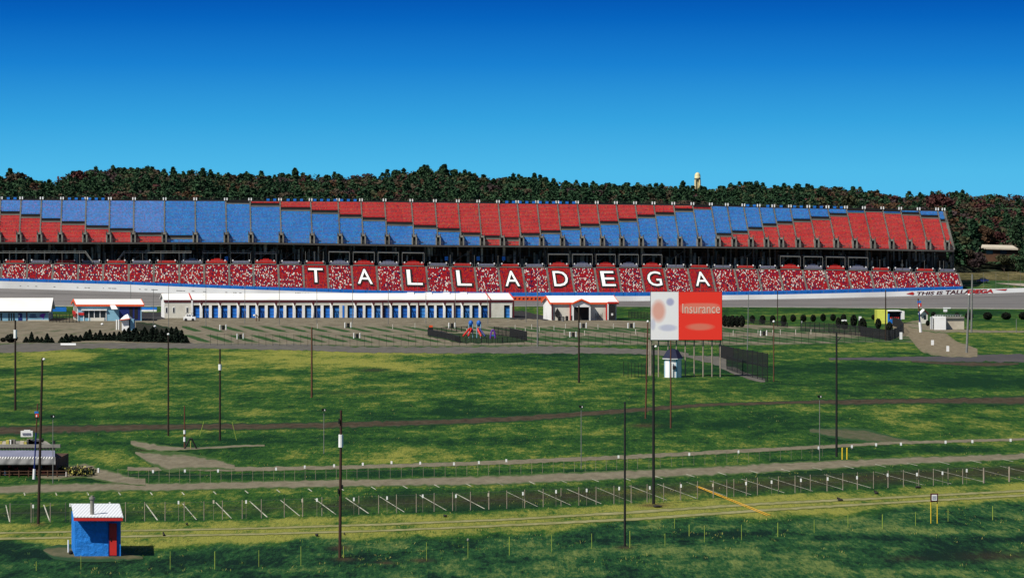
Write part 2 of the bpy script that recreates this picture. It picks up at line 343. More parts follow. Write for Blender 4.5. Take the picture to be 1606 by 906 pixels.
for a in [(585,580,26,3,.5),(560,615,60,3,.35),(1010,667,22,3,.9),(60,640,40,4,.3),(1390,600,40,5,.1),(660,878,16,3,.9),(606,882,14,2.5,.9),(1570,872,60,8,.5),(1420,875,30,5,.3),
          (225,706,14,5,.5),(980,858,14,3,.9),(1025,792,26,3,1.),(60,822,14,3,.8),(535,858,16,4,.9),(540,876,14,3,.9)]: soil += blob(*a)
g_me = bpy.data.meshes.new('ground'); nr, nc = PX.shape
verts = np.stack([gx, gy, np.zeros_like(gx)], -1).reshape(-1, 3)
# behind the camera as well
idx = np.arange(nr*nc).reshape(nr, nc)
quads = np.stack([idx[:-1,:-1], idx[1:,:-1], idx[1:,1:], idx[:-1,1:]], -1).reshape(-1, 4)
ex = np.array([[-9000,-9000,-.02],[9000,-9000,-.02],[9000,160,-.02],[-9000,160,-.02]])
verts = np.vstack([verts, ex]); quads = np.vstack([quads, [[len(verts)-4, len(verts)-3, len(verts)-2, len(verts)-1]]])
g_me.from_pydata(verts.tolist(), [], quads.tolist()); g_me.materials.append(grassM)
z4 = np.zeros(4)
add_attr(g_me, 'tone', np.concatenate([tone.ravel(), z4])); add_attr(g_me, 'teal', np.concatenate([np.clip(teal,0,1).ravel(), z4])); add_attr(g_me, 'soil', np.concatenate([np.clip(soil,0,1).ravel(), z4]))
ground = bpy.data.objects.new('ground', g_me); COL.objects.link(ground); struct(ground)

# tufts of grass standing on the near ground
def tufts():
    """tall weeds and seed heads, six thin blades each"""
    n = 4500
    pyv = rng.uniform(600, 900, n); pxv = rng.uniform(-20, 1630, n); Y = HC*F/(pyv-YH); X = (pxv-CX)*Y/F
    keep = (np.sin(X*.35+np.sin(Y*.11)*2)*np.sin(Y*.13+X*.07)) > rng.uniform(-.6, 1.0, n)
    for (top, bot) in ROADBANDS:
        t = np.interp(pxv, [a for a, _ in top], [b for _, b in top]); b_ = np.interp(pxv, [a for a, _ in bot], [b for _, b in bot])
        keep &= ~((pxv > top[0][0]) & (pxv < top[-1][0]) & (pyv > t-1) & (pyv < b_+1))
    X, Y, pxv, pyv = X[keep], Y[keep], pxv[keep], pyv[keep]; k = 6; X, Y, pxv, pyv = (np.repeat(a, k) for a in (X, Y, pxv, pyv)); n = len(X)
    X = X+rng.normal(0, .12, n); Y = Y+rng.normal(0, .3, n); h = rng.uniform(.05, .15, n); wd = rng.uniform(.010, .022, n); a = rng.uniform(0, math.pi, n); c, sn = np.cos(a)*wd, np.sin(a)*wd; lx = rng.normal(0, .06, n); z = np.zeros(n)-.01
    v = np.stack([np.stack([X-c, Y-sn, z], -1), np.stack([X+c, Y+sn, z], -1), np.stack([X+lx+c, Y+sn, h], -1), np.stack([X+lx-c, Y-sn, h], -1)], 1).reshape(-1, 3)
    me = mesh_from_quads('weeds', v, (rng.random(n) < .30).astype(int), [mat('weed_green', (.06,.13,.02), .9, .3, 1), mat('weed_straw', (.28,.26,.07), .9, .3, 1)])
    o = bpy.data.objects.new('weeds', me); COL.objects.link(o); tag(o, 'scattered weeds and seed heads standing in the mown grass', 'weeds', kind='stuff')

# ---- roads and paths: strips between an upper and a lower photo row, laid on the ground
ROADBANDS = []
gravelM = path_mat('grey_gravel', (.125,.108,.070), (.20,.175,.12), (.045,.085,.02))
dirtM = path_mat('dark_dirt', (.030,.020,.009), (.070,.054,.030), (.012,.038,.009))
asphM = path_mat('old_asphalt', (.082,.076,.066), (.13,.12,.10), (.05,.08,.025), .5)
trackM2 = path_mat('dry_wheel_track', (.17,.165,.06), (.28,.26,.13), (.10,.12,.025))
def strip(name, pts, m, z, jit=1.0, edge=1.0, step=6):
    """pts: (px, row_top, row_bottom)"""
    xs = np.arange(pts[0][0], pts[-1][0]+.1, step); t = np.interp(xs, [p[0] for p in pts], [p[1] for p in pts]); b = np.interp(xs, [p[0] for p in pts], [p[2] for p in pts])
    th = np.clip((b-t)*.12, 0, 1.2)*jit; t = t+rng.normal(0, 1, len(xs))*th*.5; b = b+rng.normal(0, 1, len(xs))*th*.5
    rows = 6; V = []; E = []
    for i, x in enumerate(xs):
        for j in range(rows+1):
            f = j/rows; p = G(x, t[i]+(b[i]-t[i])*f, z); V.append(p[:]); E.append(edge*max(0, abs(2*f-1)-.35)/.65)
    Fc = [(i*(rows+1)+j, i*(rows+1)+j+1, (i+1)*(rows+1)+j+1, (i+1)*(rows+1)+j) for i in range(len(xs)-1) for j in range(rows)]
    me = bpy.data.meshes.new(name); me.from_pydata(V, [], Fc); me.materials.append(m); add_attr(me, 'edge', E)
    o = bpy.data.objects.new(name, me); COL.objects.link(o); struct(o)
    ROADBANDS.append(([(p[0], p[1]) for p in pts], [(p[0], p[2]) for p in pts])); return o
strip('gravel_road', [(-60,762,776),(0,761,775),(60,758,774),(150,757,771),(300,756,769),(420,753,766),(600,750,763),(800,744,760),(1000,736,751),(1200,726,742),(1400,717,730),(1666,708,718)], gravelM, .012, edge=.8)
strip('footpath', [(200,732,738),(300,732,739),(400,732,739),(560,729,735),(800,721,728),(1000,712,719),(1200,702,708),(1400,692,697),(1666,685,689)], gravelM, .02, edge=.6)
strip('dirt_road', [(-60,669,684),(0,668,683),(120,665,679),(270,664,674),(400,663,674),(520,661,672),(650,658,668),(800,652,662),(960,641,650),(1100,632,638),(1250,628,633),(1330,625,635),(1450,624,633),(1666,619,636)], dirtM, .012, edge=.95)
strip('asphalt_road', [(-60,541,555),(0,540,553),(60,538,551),(130,538,546),(300,538,546),(480,540,549),(560,544,553),(700,544,554),(860,543,554),(990,546,555),(1060,551,558),(1080,554,559)], asphM, .016, edge=.35)
strip('asphalt_road', [(1300,561,564),(1400,560,565),(1480,558,567),(1560,556,567),(1666,554,568)], mat('dark_asphalt', (.055,.05,.052), .9, .2, .3, dirt=(.10,.08,.06)), .016, edge=.2)
strip('dirt_verge', [(1430,565,568),(1480,567,572),(1520,567,575),(1570,568,575),(1600,569,571)], dirtM, .012)
strip('dirt_path', [(205,690,697),(225,692,706),(250,697,708),(290,701,706),(330,700,704),(385,697,701),(420,697,700)], gravelM, .024, edge=1.0)
strip('gravel_apron', [(212,708,712),(232,708,727),(262,708,742),(290,709,738),(340,719,736),(372,730,737)], gravelM, .028, edge=1.0)
strip('dirt_path', [(60,741,751),(110,728,752),(130,726,748),(160,735,755),(200,745,760),(230,752,762)], gravelM, .028, edge=.7)
strip('dirt_patch', [(1270,672,678),(1320,670,690),(1360,672,694),(1400,684,696),(1440,692,695)], path_mat('thin_gravel', (.05,.065,.025), (.10,.09,.055), (.02,.06,.015)), .014)
strip('dirt_patch', [(68,861,864),(82,855,876),(110,853,880),(140,853,881),(185,862,880),(225,873,877)], path_mat('worn_earth', (.05,.058,.024), (.12,.105,.055), (.018,.055,.018)), .02, edge=1.2)
strip('wheel_track', [(-60,834.5,837.5),(0,834,837),(400,826.5,830),(600,820,824),(800,812,816),(1000,800,805),(1200,787,792),(1400,778,782),(1666,764,768)], trackM2, .02, edge=1.0)
strip('wheel_track', [(-60,843,847),(0,842.5,846.5),(400,835.5,839),(600,830,833.5),(800,821,825.5),(1000,811,816),(1200,797,802),(1400,786,790),(1666,771,775)], trackM2, .02, edge=1.0)

# gravel camping lot with slanting strips of grass
def lot():
    cols = np.linspace(-60, 1440, 620); rowsN = 46
    V = []; Fc = []; E = []
    for x in cols:
        top = np.interp(x, [-60,0,245,800,1000,1230,1440], [500,500,497,499,503,511,520]); bot = np.interp(x, [-60,0,95,130,400,600,1000,1200,1390,1440], [541,540,539,539,541,544,541,541,536,538])
        for j in range(rowsN+1):
            f = j/rowsN; yv = top+(bot-top)*f; p = G(x, yv, .008); V.append(p[:])
            e = 0
            u = (p.x+.20*(p.y-600))/4.3                        # strips run along the slanting grid of the infield
            ph = u % 1.0
            s1 = smooth(ph, .12, .28)*(1-smooth(ph, .55, .75))
            bandA = math.exp(-((yv-516-(x-500)*.003)/4.6)**2); bandB = math.exp(-((yv-531-(x-500)*.002)/5.6)**2)
            if x > 285: e = max(e, s1*min(1, 1.25*max(bandA, bandB)))
            e = max(e, .55*(x < 285)*abs(math.sin(x*.05+yv*.4))*math.exp(-((yv-520)/12)**2)*.7)
            e = max(e, .6*smooth(x, 780, 850)*max(bandA, bandB))
            if j >= rowsN-2: e = max(e, .5)
            E.append(e)
    n1 = rowsN+1
    for i in range(len(cols)-1):
        for j in range(rowsN): Fc.append((i*n1+j, i*n1+j+1, (i+1)*n1+j+1, (i+1)*n1+j))
    me = bpy.data.meshes.new('gravel_lot'); me.from_pydata(V, [], Fc); me.materials.append(path_mat('lot_gravel', (.115,.097,.064), (.205,.178,.125), (.020,.060,.011), .35)); add_attr(me, 'edge', np.array(E)*.95)
    o = bpy.data.objects.new('gravel_lot', me); COL.objects.link(o); struct(o)
lot()
strip('dirt_path', [(1395,503,513),(1425,505,528),(1445,500,553),(1470,512,558),(1500,534,560),(1535,548,560)], path_mat('packed_earth', (.13,.105,.065), (.21,.175,.115), (.04,.08,.02)), .02, edge=.4)
strip('gravel_road', [(1425,506,512),(1460,507,522),(1500,515,522),(1550,518,522),(1666,519,521)], gravelM, .024, edge=.7)
strip('footpath', [(1073,557,559),(1100,558,566),(1130,558.5,574),(1140,559,578)], asphM, .022, edge=.2)
strip('footpath', [(1128,574,577),(1150,575,586),(1170,584,593),(1185,590,598),(1202,594,599)], asphM, .024, edge=.2)
strip('painted_shade_strip', [(800,487,500.5),(830,489,501),(850,494,502),(864,499,502.5)], mat('painted_building_shadow', (.018,.017,.016), .9, .3, .3), .03, edge=0)  # garage's shadow on the ground, painted as a dark strip
strip('painted_shade_strip', [(205,489,503),(222,489,501),(262,490,500.5)], bpy.data.materials['painted_building_shadow'], .03, edge=0)  # dark strip painted for the shadow between clubhouse and garage
strip('painted_shade_strip', [(213,505,514),(235,506,534),(262,512,536),(285,519,537)], path_mat('painted_conifer_shade', (.016,.018,.009), (.03,.028,.016), (.012,.03,.008)), .03, edge=.6)  # shadow behind the conifers, painted onto the gravel
strip('playground_floor', [(672,521,528),(700,522,533),(722,523,538),(780,525,538),(826,530,536)], path_mat('dark_turf', (.010,.028,.008), (.03,.05,.016), (.012,.04,.008)), .032, edge=.6)  # dark green ground inside the playground fence
strip('kerb', [(95,538.2,541.2),(122,538.2,541.2)], M['white'], .03, jit=0, edge=0)
strip('grass_verge', [(-60,480,486),(260,480,487)], grassM, .02, edge=0)

# painted marks
def flat_line(name, a, b, wpx, m, z):
    A = G(*a, z); B = G(*b, z); s = wpx*A.y/F; d = (B-A).normalized(); nn = Vector((-d.y, d.x, 0))*s/2
    if abs(d.x) < abs(d.y)*.0: nn = Vector((s/2, 0, 0))
    mb = MB(); n = 8
    for i in range(n):
        p = A.lerp(B, i/n); q = A.lerp(B, (i+1)/n); mb.poly([p-nn, q-nn, q+nn, p+nn], m)
    return struct(mb.build(name))
VPX = -90
def toward(px0, y0, y1): return (VPX+(px0-VPX)*(y1-YH)/(y0-YH), y1)
fy = lambda x: np.interp(x, [a for a, b in VERG], [b for a, b in VERG])
for i, xb in enumerate([15, 78, 247, 308, 363, 419, 470, 527, 578, 634, 700, 760, 843, 895, 943, 992, 1046, 1092, 1140, 1178, 1230, 1275, 1322, 1366, 1450, 1492, 1545, 1606, 1655]):
    y0 = fy(xb)-2; y1 = y0-26+i*.22
    if 90 < xb < 200: continue
    flat_line('parking_line', (xb, y0), toward(xb, y0, y1), (1.6+.3*(i % 3))*(1 if i < 12 else .75), 'lineW', .02)
for i in range(33):
    xx = 39+i*50; yy = fy(xx)-43+i*.35; flat_line('parking_line', (xx, yy), toward(xx, yy, yy-4.2), 2.0, 'lineW', .022)
for dx in (0, 5): flat_line('yellow_line', (1203+dx, 808.5-dx*.1), (1092+dx*.75, 763), 2.4, 'lineY', .045)

# ================================================================== TRACK AND WALLS
T_OUT = [(-60,450),(0,452),(200,457.5),(320,461.5),(400,464),(600,469.5),(850,472),(1000,472),(1213,469),(1300,467.5),(1400,465),(1510,461.5),(1606,458),(1700,455)]
T_IN = [(-60,480),(240,480.5),(800,480.5),(1000,481),(1213,482),(1400,483.5),(1606,485),(1700,486)]
B_TOP = [(-60,434.5),(0,436),(200,441.2),(400,449),(500,452),(600,455.5),(700,457.3),(800,458.5),(1000,458),(1120,457.5),(1213,456),(1300,454),(1400,451.6),(1502,449),(1700,445)]
B_BOT = [(-60,439),(0,440.8),(200,446.2),(400,454.2),(600,461),(800,464.6),(1000,464.2),(1213,462),(1300,460),(1400,457.5),(1510,453.6),(1606,451.5),(1700,449)]
L_TOP = [(-60,414),(0,414.2),(400,415),(475,416),(800,420),(1000,420.6),(1213,422.9),(1300,424.2),(1480,427.8),(1502,428.3)]
def DD(x): return 870+31*(x/1606.0)                 # distance of the front edge of the upper deck
def DF(x): return DD(x)-.21*(lerp(B_TOP, x)-lerp(L_TOP, x))-1.0      # front of the lower seats
asphT = mat('race_track_asphalt', (.145,.138,.135), .85, .12, .05, dirt=(.11,.105,.10), dirt_amt=.5, bump=.1)
def track():
    xs = np.arange(-408, 2101, 12); V = []; Fc = []; rows = 8
    for x in xs:
        Yo = DF(x)-2.6; zo = GZ(lerp(T_OUT, x), Yo); Yi = GY(lerp(T_IN, x)); po = Vector((GX(x, Yo), Yo, zo)); pi = Vector((GX(x, Yi), Yi, .03))
        for j in range(rows+1):
            f = j/rows; p = pi.lerp(po, f); V.append(p[:])
    Fc = [(i*(rows+1)+j, (i+1)*(rows+1)+j, (i+1)*(rows+1)+j+1, i*(rows+1)+j+1) for i in range(len(xs)-1) for j in range(rows)]
    me = bpy.data.meshes.new('race_track'); me.from_pydata(V, [], Fc); me.materials.append(asphT); o = bpy.data.objects.new('race_track', me); COL.objects.link(o); struct(o)
    # worn grooves and edge line
    for (f0, f1, m, nm) in ((.012, .035, 'sand', 'edge_line'), (.30, .33, 'concdark', 'race_groove'), (.52, .55, 'sand', 'race_groove'), (.72,.80,'concrete','race_groove')):
        V = []
        for x in xs:
            Yo = DF(x)-2.6; zo = GZ(lerp(T_OUT, x), Yo); Yi = GY(lerp(T_IN, x)); po = Vector((GX(x, Yo), Yo, zo+.02)); pi = Vector((GX(x, Yi), Yi, .05))
            V += [pi.lerp(po, f0)[:], pi.lerp(po, f1)[:]]
        if nm == 'race_groove' : m_ = mat('track_groove', (.12,.115,.112), .85, .2, .08) if m != 'sand' else mat('track_pale_groove', (.17,.163,.155), .85, .15, .08)
        else: m_ = M['lineW']
        me = bpy.data.meshes.new(nm); me.from_pydata(V, [], [(2*i, 2*i+2, 2*i+3, 2*i+1) for i in range(len(xs)-1)]); me.materials.append(m_); o = bpy.data.objects.new(nm, me); COL.objects.link(o); struct(o)
track()
def wall_mesh(mb, xs, yt, yb, Yf, th, k):
    for a, b in zip(xs, xs[1:]):
        Ya, Yb = Yf(a), Yf(b); A = P(a, lerp(yb, a), Ya); Bq = P(b, lerp(yb, b), Yb); C = P(b, lerp(yt, b), Yb); D = P(a, lerp(yt, a), Ya); t = Vector((0, th, 0))
        mb.hexa([A, Bq, Bq+t, A+t, D, C, C+t, D+t], k)
xs = list(range(-405, 2100, 15))
wroot = thing('track_wall', P(800, 472, DF(800)-2.5), 'long white track wall with painted lettering beside the race track', 'wall')
mb = MB(); wall_mesh(mb, xs, B_BOT, T_OUT, lambda x: DF(x)-2.5, .6, 'wallwhite'); mb.build('wall', wroot)
SW = lambda x: DF(x)-2.54
def wall_fn(x0, x1, f0, f1, rise=0):
    def fn(u, v):
        x = x0+(x1-x0)*u; t, b = lerp(B_BOT, x), lerp(T_OUT, x); y = b+(t-b)*(f0+(f1-f0)*v); return P(x, y, SW(x))
    return fn
mb = MB(); put_text(mb, 'THIS IS', wall_fn(1438, 1479, .12, .80), 'maroon', .03, .2); put_text(mb, 'TALLADEGA', wall_fn(1483, 1557, .10, .92), 'maroon', .03, .2); o = mb.build('lettering', wroot)
mb = MB(); put_text(mb, 'DEGA', wall_fn(1517, 1557.5, .10, .92), 'red', .035, .2)
for a, b, c_ in ((1421, 1434, 1), (1559, 1580, -1)):
    f = wall_fn(a, b, 0, 1); mb.poly([f(0, .5 if c_ > 0 else .85), f(.85, .2 if c_ > 0 else .5), f(1, .55 if c_ > 0 else .9), f(.8, .85)], 'red')
for v in mb.v: pass
mb.v = [(a, b-.03, c) for a, b, c in mb.v]; mb.build('swoosh', wroot)
mb = MB()
for x0, x1, n_, f0, f1 in ((463, 472, 4, .58, .78), (473, 490, 7, .40, .72), (536, 552, 6, .45, .75)):
    for i in range(n_):
        a = x0+(x1-x0)*i/n_; b = a+(x1-x0)/n_*.62; f = wall_fn(a, b, f0+random.uniform(-.03,.03), f1+random.uniform(-.03,.03)); mb.poly([f(0,0), f(1,0), f(1,1), f(.1,1)], 'black')
f = wall_fn(500, 510, .38, .72); mb.poly([f(0,.2), f(.8,0), f(1,.8), f(.2,1)], 'red')
for i in range(60):
    x = random.choice([random.uniform(0, 460), random.uniform(560, 800)]); f = wall_fn(x, x+random.uniform(1.5, 5), .40, .47); mb.poly([f(0,0), f(1,0), f(1,1), f(0,1)], 'concrete')
mb.build('sponsor_mark', wroot)
mb = MB(); f = wall_fn(797, 858, .05, .98); mb.poly([f(0,0), f(1,0), f(1,1), f(0,1)], 'orange'); 
for i in range(9): f = wall_fn(800+i*6.4, 803+i*6.4, .25, .7); mb.poly([f(0,0), f(1,0), f(1.2,1), f(.2,1)], 'maroon')
mb.v = [(a, b-.02, c) for a, b, c in mb.v]
mb.build('painted_panel', wroot)
# catch fence on top of the wall
froot = thing('catch_fence', P(800, 465, DF(800)-2.2), 'tall see-through wire catch fence standing on the track wall', 'fence')
mb = MB()
for z in (1.1, 2.2, 3.3, 4.4):
    for a, b in zip(xs, xs[1:]): mb.tube(P(a, lerp(B_BOT, a), DF(a)-2.2)+Vector((0,0,z)), P(b, lerp(B_BOT, b), DF(b)-2.2)+Vector((0,0,z)), .012, 'greypole', n=3, cap=False)
mb.build('cable', froot)
for i in range(90):
    x = -40+i*19.3; p = P(x, lerp(B_BOT, x), DF(x)-2.2); MB().tube(p, p+Vector((0,0,4.6)), .035, 'greypole', n=4).build('post', froot)
for i, x in enumerate(range(-20, 240, 48)):
    pass

# ================================================================== GRANDSTANDS
UT = [(0,313.6),(400,315.8),(600,316.8),(800,319.5),(1000,321.3),(1100,322.8),(1213,326),(1300,327.6),(1480,331.4)]
UB = [(0,379),(400,379.6),(500,381),(700,384),(900,385),(1100,385.7),(1213,387),(1300,387.8),(1480,391.5)]
AT = [-62,-30,1,33,65,97,135,172,210,258,306,354,392,439,487,530,566,603,645,682,718,750,781,811,842,874,905,936,966,996,1025,1056,1086,1115,1140,1166,1190,1213,1239,1268,1298,1327,1355,1384,1412,1441,1470,1480]
KD = Vector((-.1086, 1, 0))               # plan direction the aisles run
UD = 11.5                                 # run of the upper deck
def u_top(x): Y = DD(x)+UD; return P(x, lerp(UT, x), Y)
def u_bot(x):
    t = u_top(x); b = t-KD*UD; xx = CX+b.x*F/b.y; b.z = GZ(lerp(UB, xx), b.y); return b
bound = {1:('B','R',338.5),2:('B','R',338.5),33:('B','R',343),65:('B','R',348),97:('B','R',354),135:('B','R',359),172:('B','R',364),210:('B','R',370),258:('B','B',376),306:('B','B',0),354:('R','B',319),392:('R','B',325),439:('R','B',331),487:('R','B',336.5),530:('R','B',342),566:('R','B',348),603:('R','B',354),645:('R','B',360),682:('R','B',365),718:('R','B',370.5),750:('R','R',376),781:('R','R',377),811:('R','B',371.5),842:('R','B',367),874:('R','B',362),905:('R','B',357),936:('R','B',353),966:('R','B',348),996:('R','B',343),1025:('R','B',339),1056:('R','B',333),1086:('R','B',328.5),1115:('B','B',325),1140:('B','B',377),1166:('B','R',371),1190:('B','R',367),1213:('B','R',362),1239:('B','R',357),1268:('B','R',353),1298:('B','R',349),1327:('B','R',345),1355:('B','R',340.6),1384:('B','R',335),1412:('R','R',332),1441:('B','R',338.5),1470:('B','R',343)}
bound[-62] = ('B','R',330); bound[-30] = ('B','R',334); bound[1] = ('B','R',338.5)
# (the photo's last full bays)
bound[1384] = ('B','R',335); bound[1412] = ('B','R',338.5); bound[1441] = ('B','R',343); bound[1470] = ('B','R',349); bound[1355] = ('R','R',332.5); bound[1327] = ('B','R',335); bound[1298]=('B','R',340.6); bound[1268]=('B','R',345); bound[1239]=('B','R',349); bound[1213]=('B','R',353); bound[1190]=('B','R',357); bound[1166]=('B','R',362)
bound[1140] = ('B','R',367); bound[1115] = ('B','R',371.5)
NR = 30
ug = thing('upper_grandstand', P(760, 470, DD(760)+6), 'upper grandstand deck with stepped blocks of blue and red seats over a dark concourse', 'grandstand')
lg = thing('lower_grandstand', P(760, 466, DF(760)+2), 'lower grandstand of speckled red and white seats spelling TALLADEGA beside the race track', 'grandstand')
def seat_rows(mb, bl, br, tl, tr, n0, n1, N, k, ncol, uo, kc='concrete', seatfrac=.80):
    """rows n0..n1 of N between bottom and top edges: a stepped profile with a seat strip on each step"""
    for r in range(n0, n1):
        f0 = r/N; f1 = (r+1)/N; a = bl.lerp(tl, f0); b = br.lerp(tr, f0); c = br.lerp(tr, f1); d_ = bl.lerp(tl, f1)
        rise = d_.z-a.z; s = rise*seatfrac
        # riser with the seat backs, set on the step
        A, B = a, b; A2 = Vector((a.x, a.y, a.z+s)); B2 = Vector((b.x, b.y, b.z+s))
        m1 = a.lerp(d_, .35); m2 = b.lerp(c, .35); T1 = Vector((m1.x, m1.y, a.z+s)); T2 = Vector((m2.x, m2.y, b.z+s))
        uv = [(uo, r), (uo+ncol, r), (uo+ncol, r+.98), (uo, r+.98)]
        mb.poly([A, B, B2, A2], k, uv); mb.poly([A2, B2, T2, T1], k, [(uo, r+.98), (uo+ncol, r+.98), (uo+ncol, r+.99), (uo, r+.99)])
        D1 = Vector((d_.x, d_.y, a.z+s)); C1 = Vector((c.x, c.y, b.z+s))
        mb.poly([T1, T2, C1, D1], kc); mb.poly([D1, C1, c, d_], kc)
def shift(p, e, t): return p+e*t
for i in range(len(AT)-1):
    xl, xr = AT[i], AT[i+1]; tl, tr, bl, br = u_top(xl), u_top(xr), u_bot(xl), u_bot(xr)
    e = (tr-tl).normalized(); g = .20
    last = xr == 1480
    tl, tr, bl, br = tl+e*g, tr-e*g, bl+e*g, br-e*g
    cT, cB, by = bound[xl]
    yt, yb = lerp(UT, xl), lerp(UB, xl); fr = 1-(by-yt)/(yb-yt) if by else 0; nb = max(0, min(NR, round(fr*NR)))
    pale = xl < 250
    kk = lambda c: ('seatpale' if pale else 'seatblue') if c == 'B' else 'seatred'
    ncol = max(6, int((xr-xl)*.30/.5)); uo = i*60
    if nb > 0:
        mb = MB(); seat_rows(mb, bl, br, tl, tr, 0, nb, NR, kk(cB), ncol, uo); mb.build('upper_seat_block', ug)['label'] = ('red' if cB == 'R' else 'blue')+' seats in the lower rows of the bay'
    if nb < NR:
        mb = MB(); n2 = min(nb+3, max(NR-2, nb+1)) if (0 < nb) else nb
        if n2 < NR:
            seat_rows(mb, bl, br, tl, tr, n2, NR, NR, kk(cT), ncol, uo); mb.build('upper_seat_block', ug)['label'] = ('red' if cT == 'R' else 'blue')+' seats in the upper rows of the bay'
        if nb > 0:          # cross aisle: a flat walkway and a raised riser painted dark as its shadow
            mb = MB(); f0 = nb/NR; f1 = min(1.0, (nb+3.0)/NR); a = bl.lerp(tl, f0); b = br.lerp(tr, f0); c = br.lerp(tr, f1); d_ = bl.lerp(tl, f1)
            m1 = a.lerp(d_, .45); m2 = b.lerp(c, .45); m1.z = a.z+.03; m2.z = b.z+.03
            mb.poly([a, b, m2, m1], 'concrete'); U_ = Vector((0,0,.22)); W_ = Vector((0,-.1,0)); mb.hexa([a+W_, b+W_, b, a, a+W_+U_, b+W_+U_, b+U_, a+U_], 'concrete'); mb.poly([m1, m2, Vector((m2.x, m2.y, c.z)), Vector((m1.x, m1.y, d_.z))], 'dark'); mb.poly([Vector((m1.x, m1.y, d_.z)), Vector((m2.x, m2.y, c.z)), c, d_], 'dark')
            for zf in (.5, .95): mb.tube(a+Vector((0,0,zf)), b+Vector((0,0,zf)), .05, 'dark', n=4)
            mb.build('cross_aisle', ug)
# aisles, portals, parapet posts
for i, x in enumerate(AT):
    t, b = u_top(x), u_bot(x); e = Vector((1, .1, 0)).normalized(); h = .19 if x != 1480 else .4
    mb = MB(); n = 18
    for r in range(0 if x == 1480 else 4, n):
        a = b.lerp(t, r/n); c = b.lerp(t, (r+1)/n); z = Vector((0, 0, c.z-a.z))
        mb.poly([a-e*h, a+e*h, a+e*h+z, a-e*h+z], 'concrete'); c1 = Vector((c.x, c.y, c.z)); mb.poly([a-e*h+z, a+e*h+z, c1+e*h, c1-e*h], 'concrete')
    mb.build('stair', ug)
    if x < 1475:
        q = b.lerp(t, .02); z1 = GZ(lerp(UB, x)-17, b.y)-b.z; s = b.y/F
        ob = MB(); w_ = 4.2*s; f = -.9
        z0 = -.4; zt = z1*.62; zm = z1*.95
        for sx in (-1, 1): ob.box(q.x+(sx*w_ if sx > 0 else -w_), q.x+(sx*2.0*s), q.y+f, q.y+f+3.0, q.z+z0, q.z+zt, 'concrete') if sx < 0 else ob.box(q.x+2.0*s, q.x+w_, q.y+f, q.y+f+3.0, q.z+z0, q.z+zt, 'concrete')
        ob.box(q.x-w_*.75, q.x+w_*.75, q.y+f+.02, q.y+f+3.5, q.z+zt, q.z+zt+.5, 'concrete')
        ob.box(q.x-2.0*s, q.x+2.0*s, q.y+f+.5, q.y+f+.6, q.z+z0, q.z+zt, 'dark')
        
        for sx in (-1, 1): ob.box(q.x+sx*w_*.8-.12, q.x+sx*w_*.8+.12, q.y+f-.1, q.y+f+.1, q.z+zt, q.z+zt+1.0, 'concdark')
        ob.build('portal', ug)
    mb = MB()
    for sx in (-1.9, 1.9):
        s = t.y/F; c = t+Vector((sx*s, .4, 0)); mb.box(c.x-.9*s, c.x+.9*s, c.y-.15, c.y+.15, c.z+.2, c.z+5.4*s, 'white')
    mb.build('white_post', ug)
mb = MB()      # parapet with a dark rail behind the top row
for a, b in zip(AT, AT[1:]):
    A, B = u_top(a)+Vector((0,.5,0)), u_top(b)+Vector((0,.5,0)); mb.hexa([A, B, B+Vector((0,.2,0)), A+Vector((0,.2,0)), A+Vector((0,0,.45)), B+Vector((0,0,.45)), B+Vector((0,.2,.45)), A+Vector((0,.2,.45))], 'dark')
    mb.tube(A+Vector((0,0,.95)), B+Vector((0,0,.95)), .06, 'dark', n=4)
    n = 8
    for k in range(n): q = A.lerp(B, k/n); mb.tube(q, q+Vector((0,0,.95)), .04, 'dark', n=4)
mb.build('parapet', ug)
k = 0
for x0, x1 in ((0, 30), (96, 170), (418, 560), (782, 905), (1160, 1322)):
    x = x0
    while x < x1:
        if all(abs(x+2.4-a) > 4.5 for a in AT):
            c = u_top(x)+Vector((0,.35,0)); s = c.y/F; MB().box(c.x, c.x+4.6*s, c.y-.1, c.y+.1, c.z+.15, c.z+4.4*s, 'blue').build('blue_screen', ug)
        x += 10.5
# deck slab, fascia, underside, columns, back wall
mb = MB()
for a, b in zip(AT, AT[1:]):
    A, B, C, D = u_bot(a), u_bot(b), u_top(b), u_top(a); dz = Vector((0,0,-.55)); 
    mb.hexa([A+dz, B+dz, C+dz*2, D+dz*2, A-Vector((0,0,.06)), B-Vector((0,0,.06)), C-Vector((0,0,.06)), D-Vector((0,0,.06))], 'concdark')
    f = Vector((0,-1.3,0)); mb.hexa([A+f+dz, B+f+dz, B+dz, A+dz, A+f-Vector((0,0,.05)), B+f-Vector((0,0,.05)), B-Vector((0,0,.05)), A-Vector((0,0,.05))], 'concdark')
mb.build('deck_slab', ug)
mb = MB()
for a, b in zip(AT, AT[1:]):
    A, B = u_bot(a)+Vector((0,-1.3,0)), u_bot(b)+Vector((0,-1.3,0))
    for z in (.5, .95): mb.tube(A+Vector((0,0,z)), B+Vector((0,0,z)), .03, 'steel', n=4)
    n = 6
    for k in range(n): q = A.lerp(B, k/n); mb.tube(q, q+Vector((0,0,.95)), .03, 'steel', n=4)
mb.build('front_rail', ug)
LA = [3+(i*38.2) for i in range(-2, 0)]+[3,43,83,123,162,202,241,281,320,359,397,436,475,513,551,590,628,668,706,744,781,819,857,895,932,968,1004,1041,1078,1115,1151,1187,1221,1258,1293,1328,1364,1399,1433,1469,1502]
def l_top(x): Y = DD(x)-.6; return P(x, lerp(L_TOP, x), Y)
def l_bot(x):
    t = l_top(x)
    xx = x
    for _ in range(6): w_ = DD(xx)-.6-DF(xx); b = t-KD*w_*.995; xx = CX+b.x*F/b.y
    b.z = GZ(lerp(B_TOP, xx), b.y); return b
mb = MB()
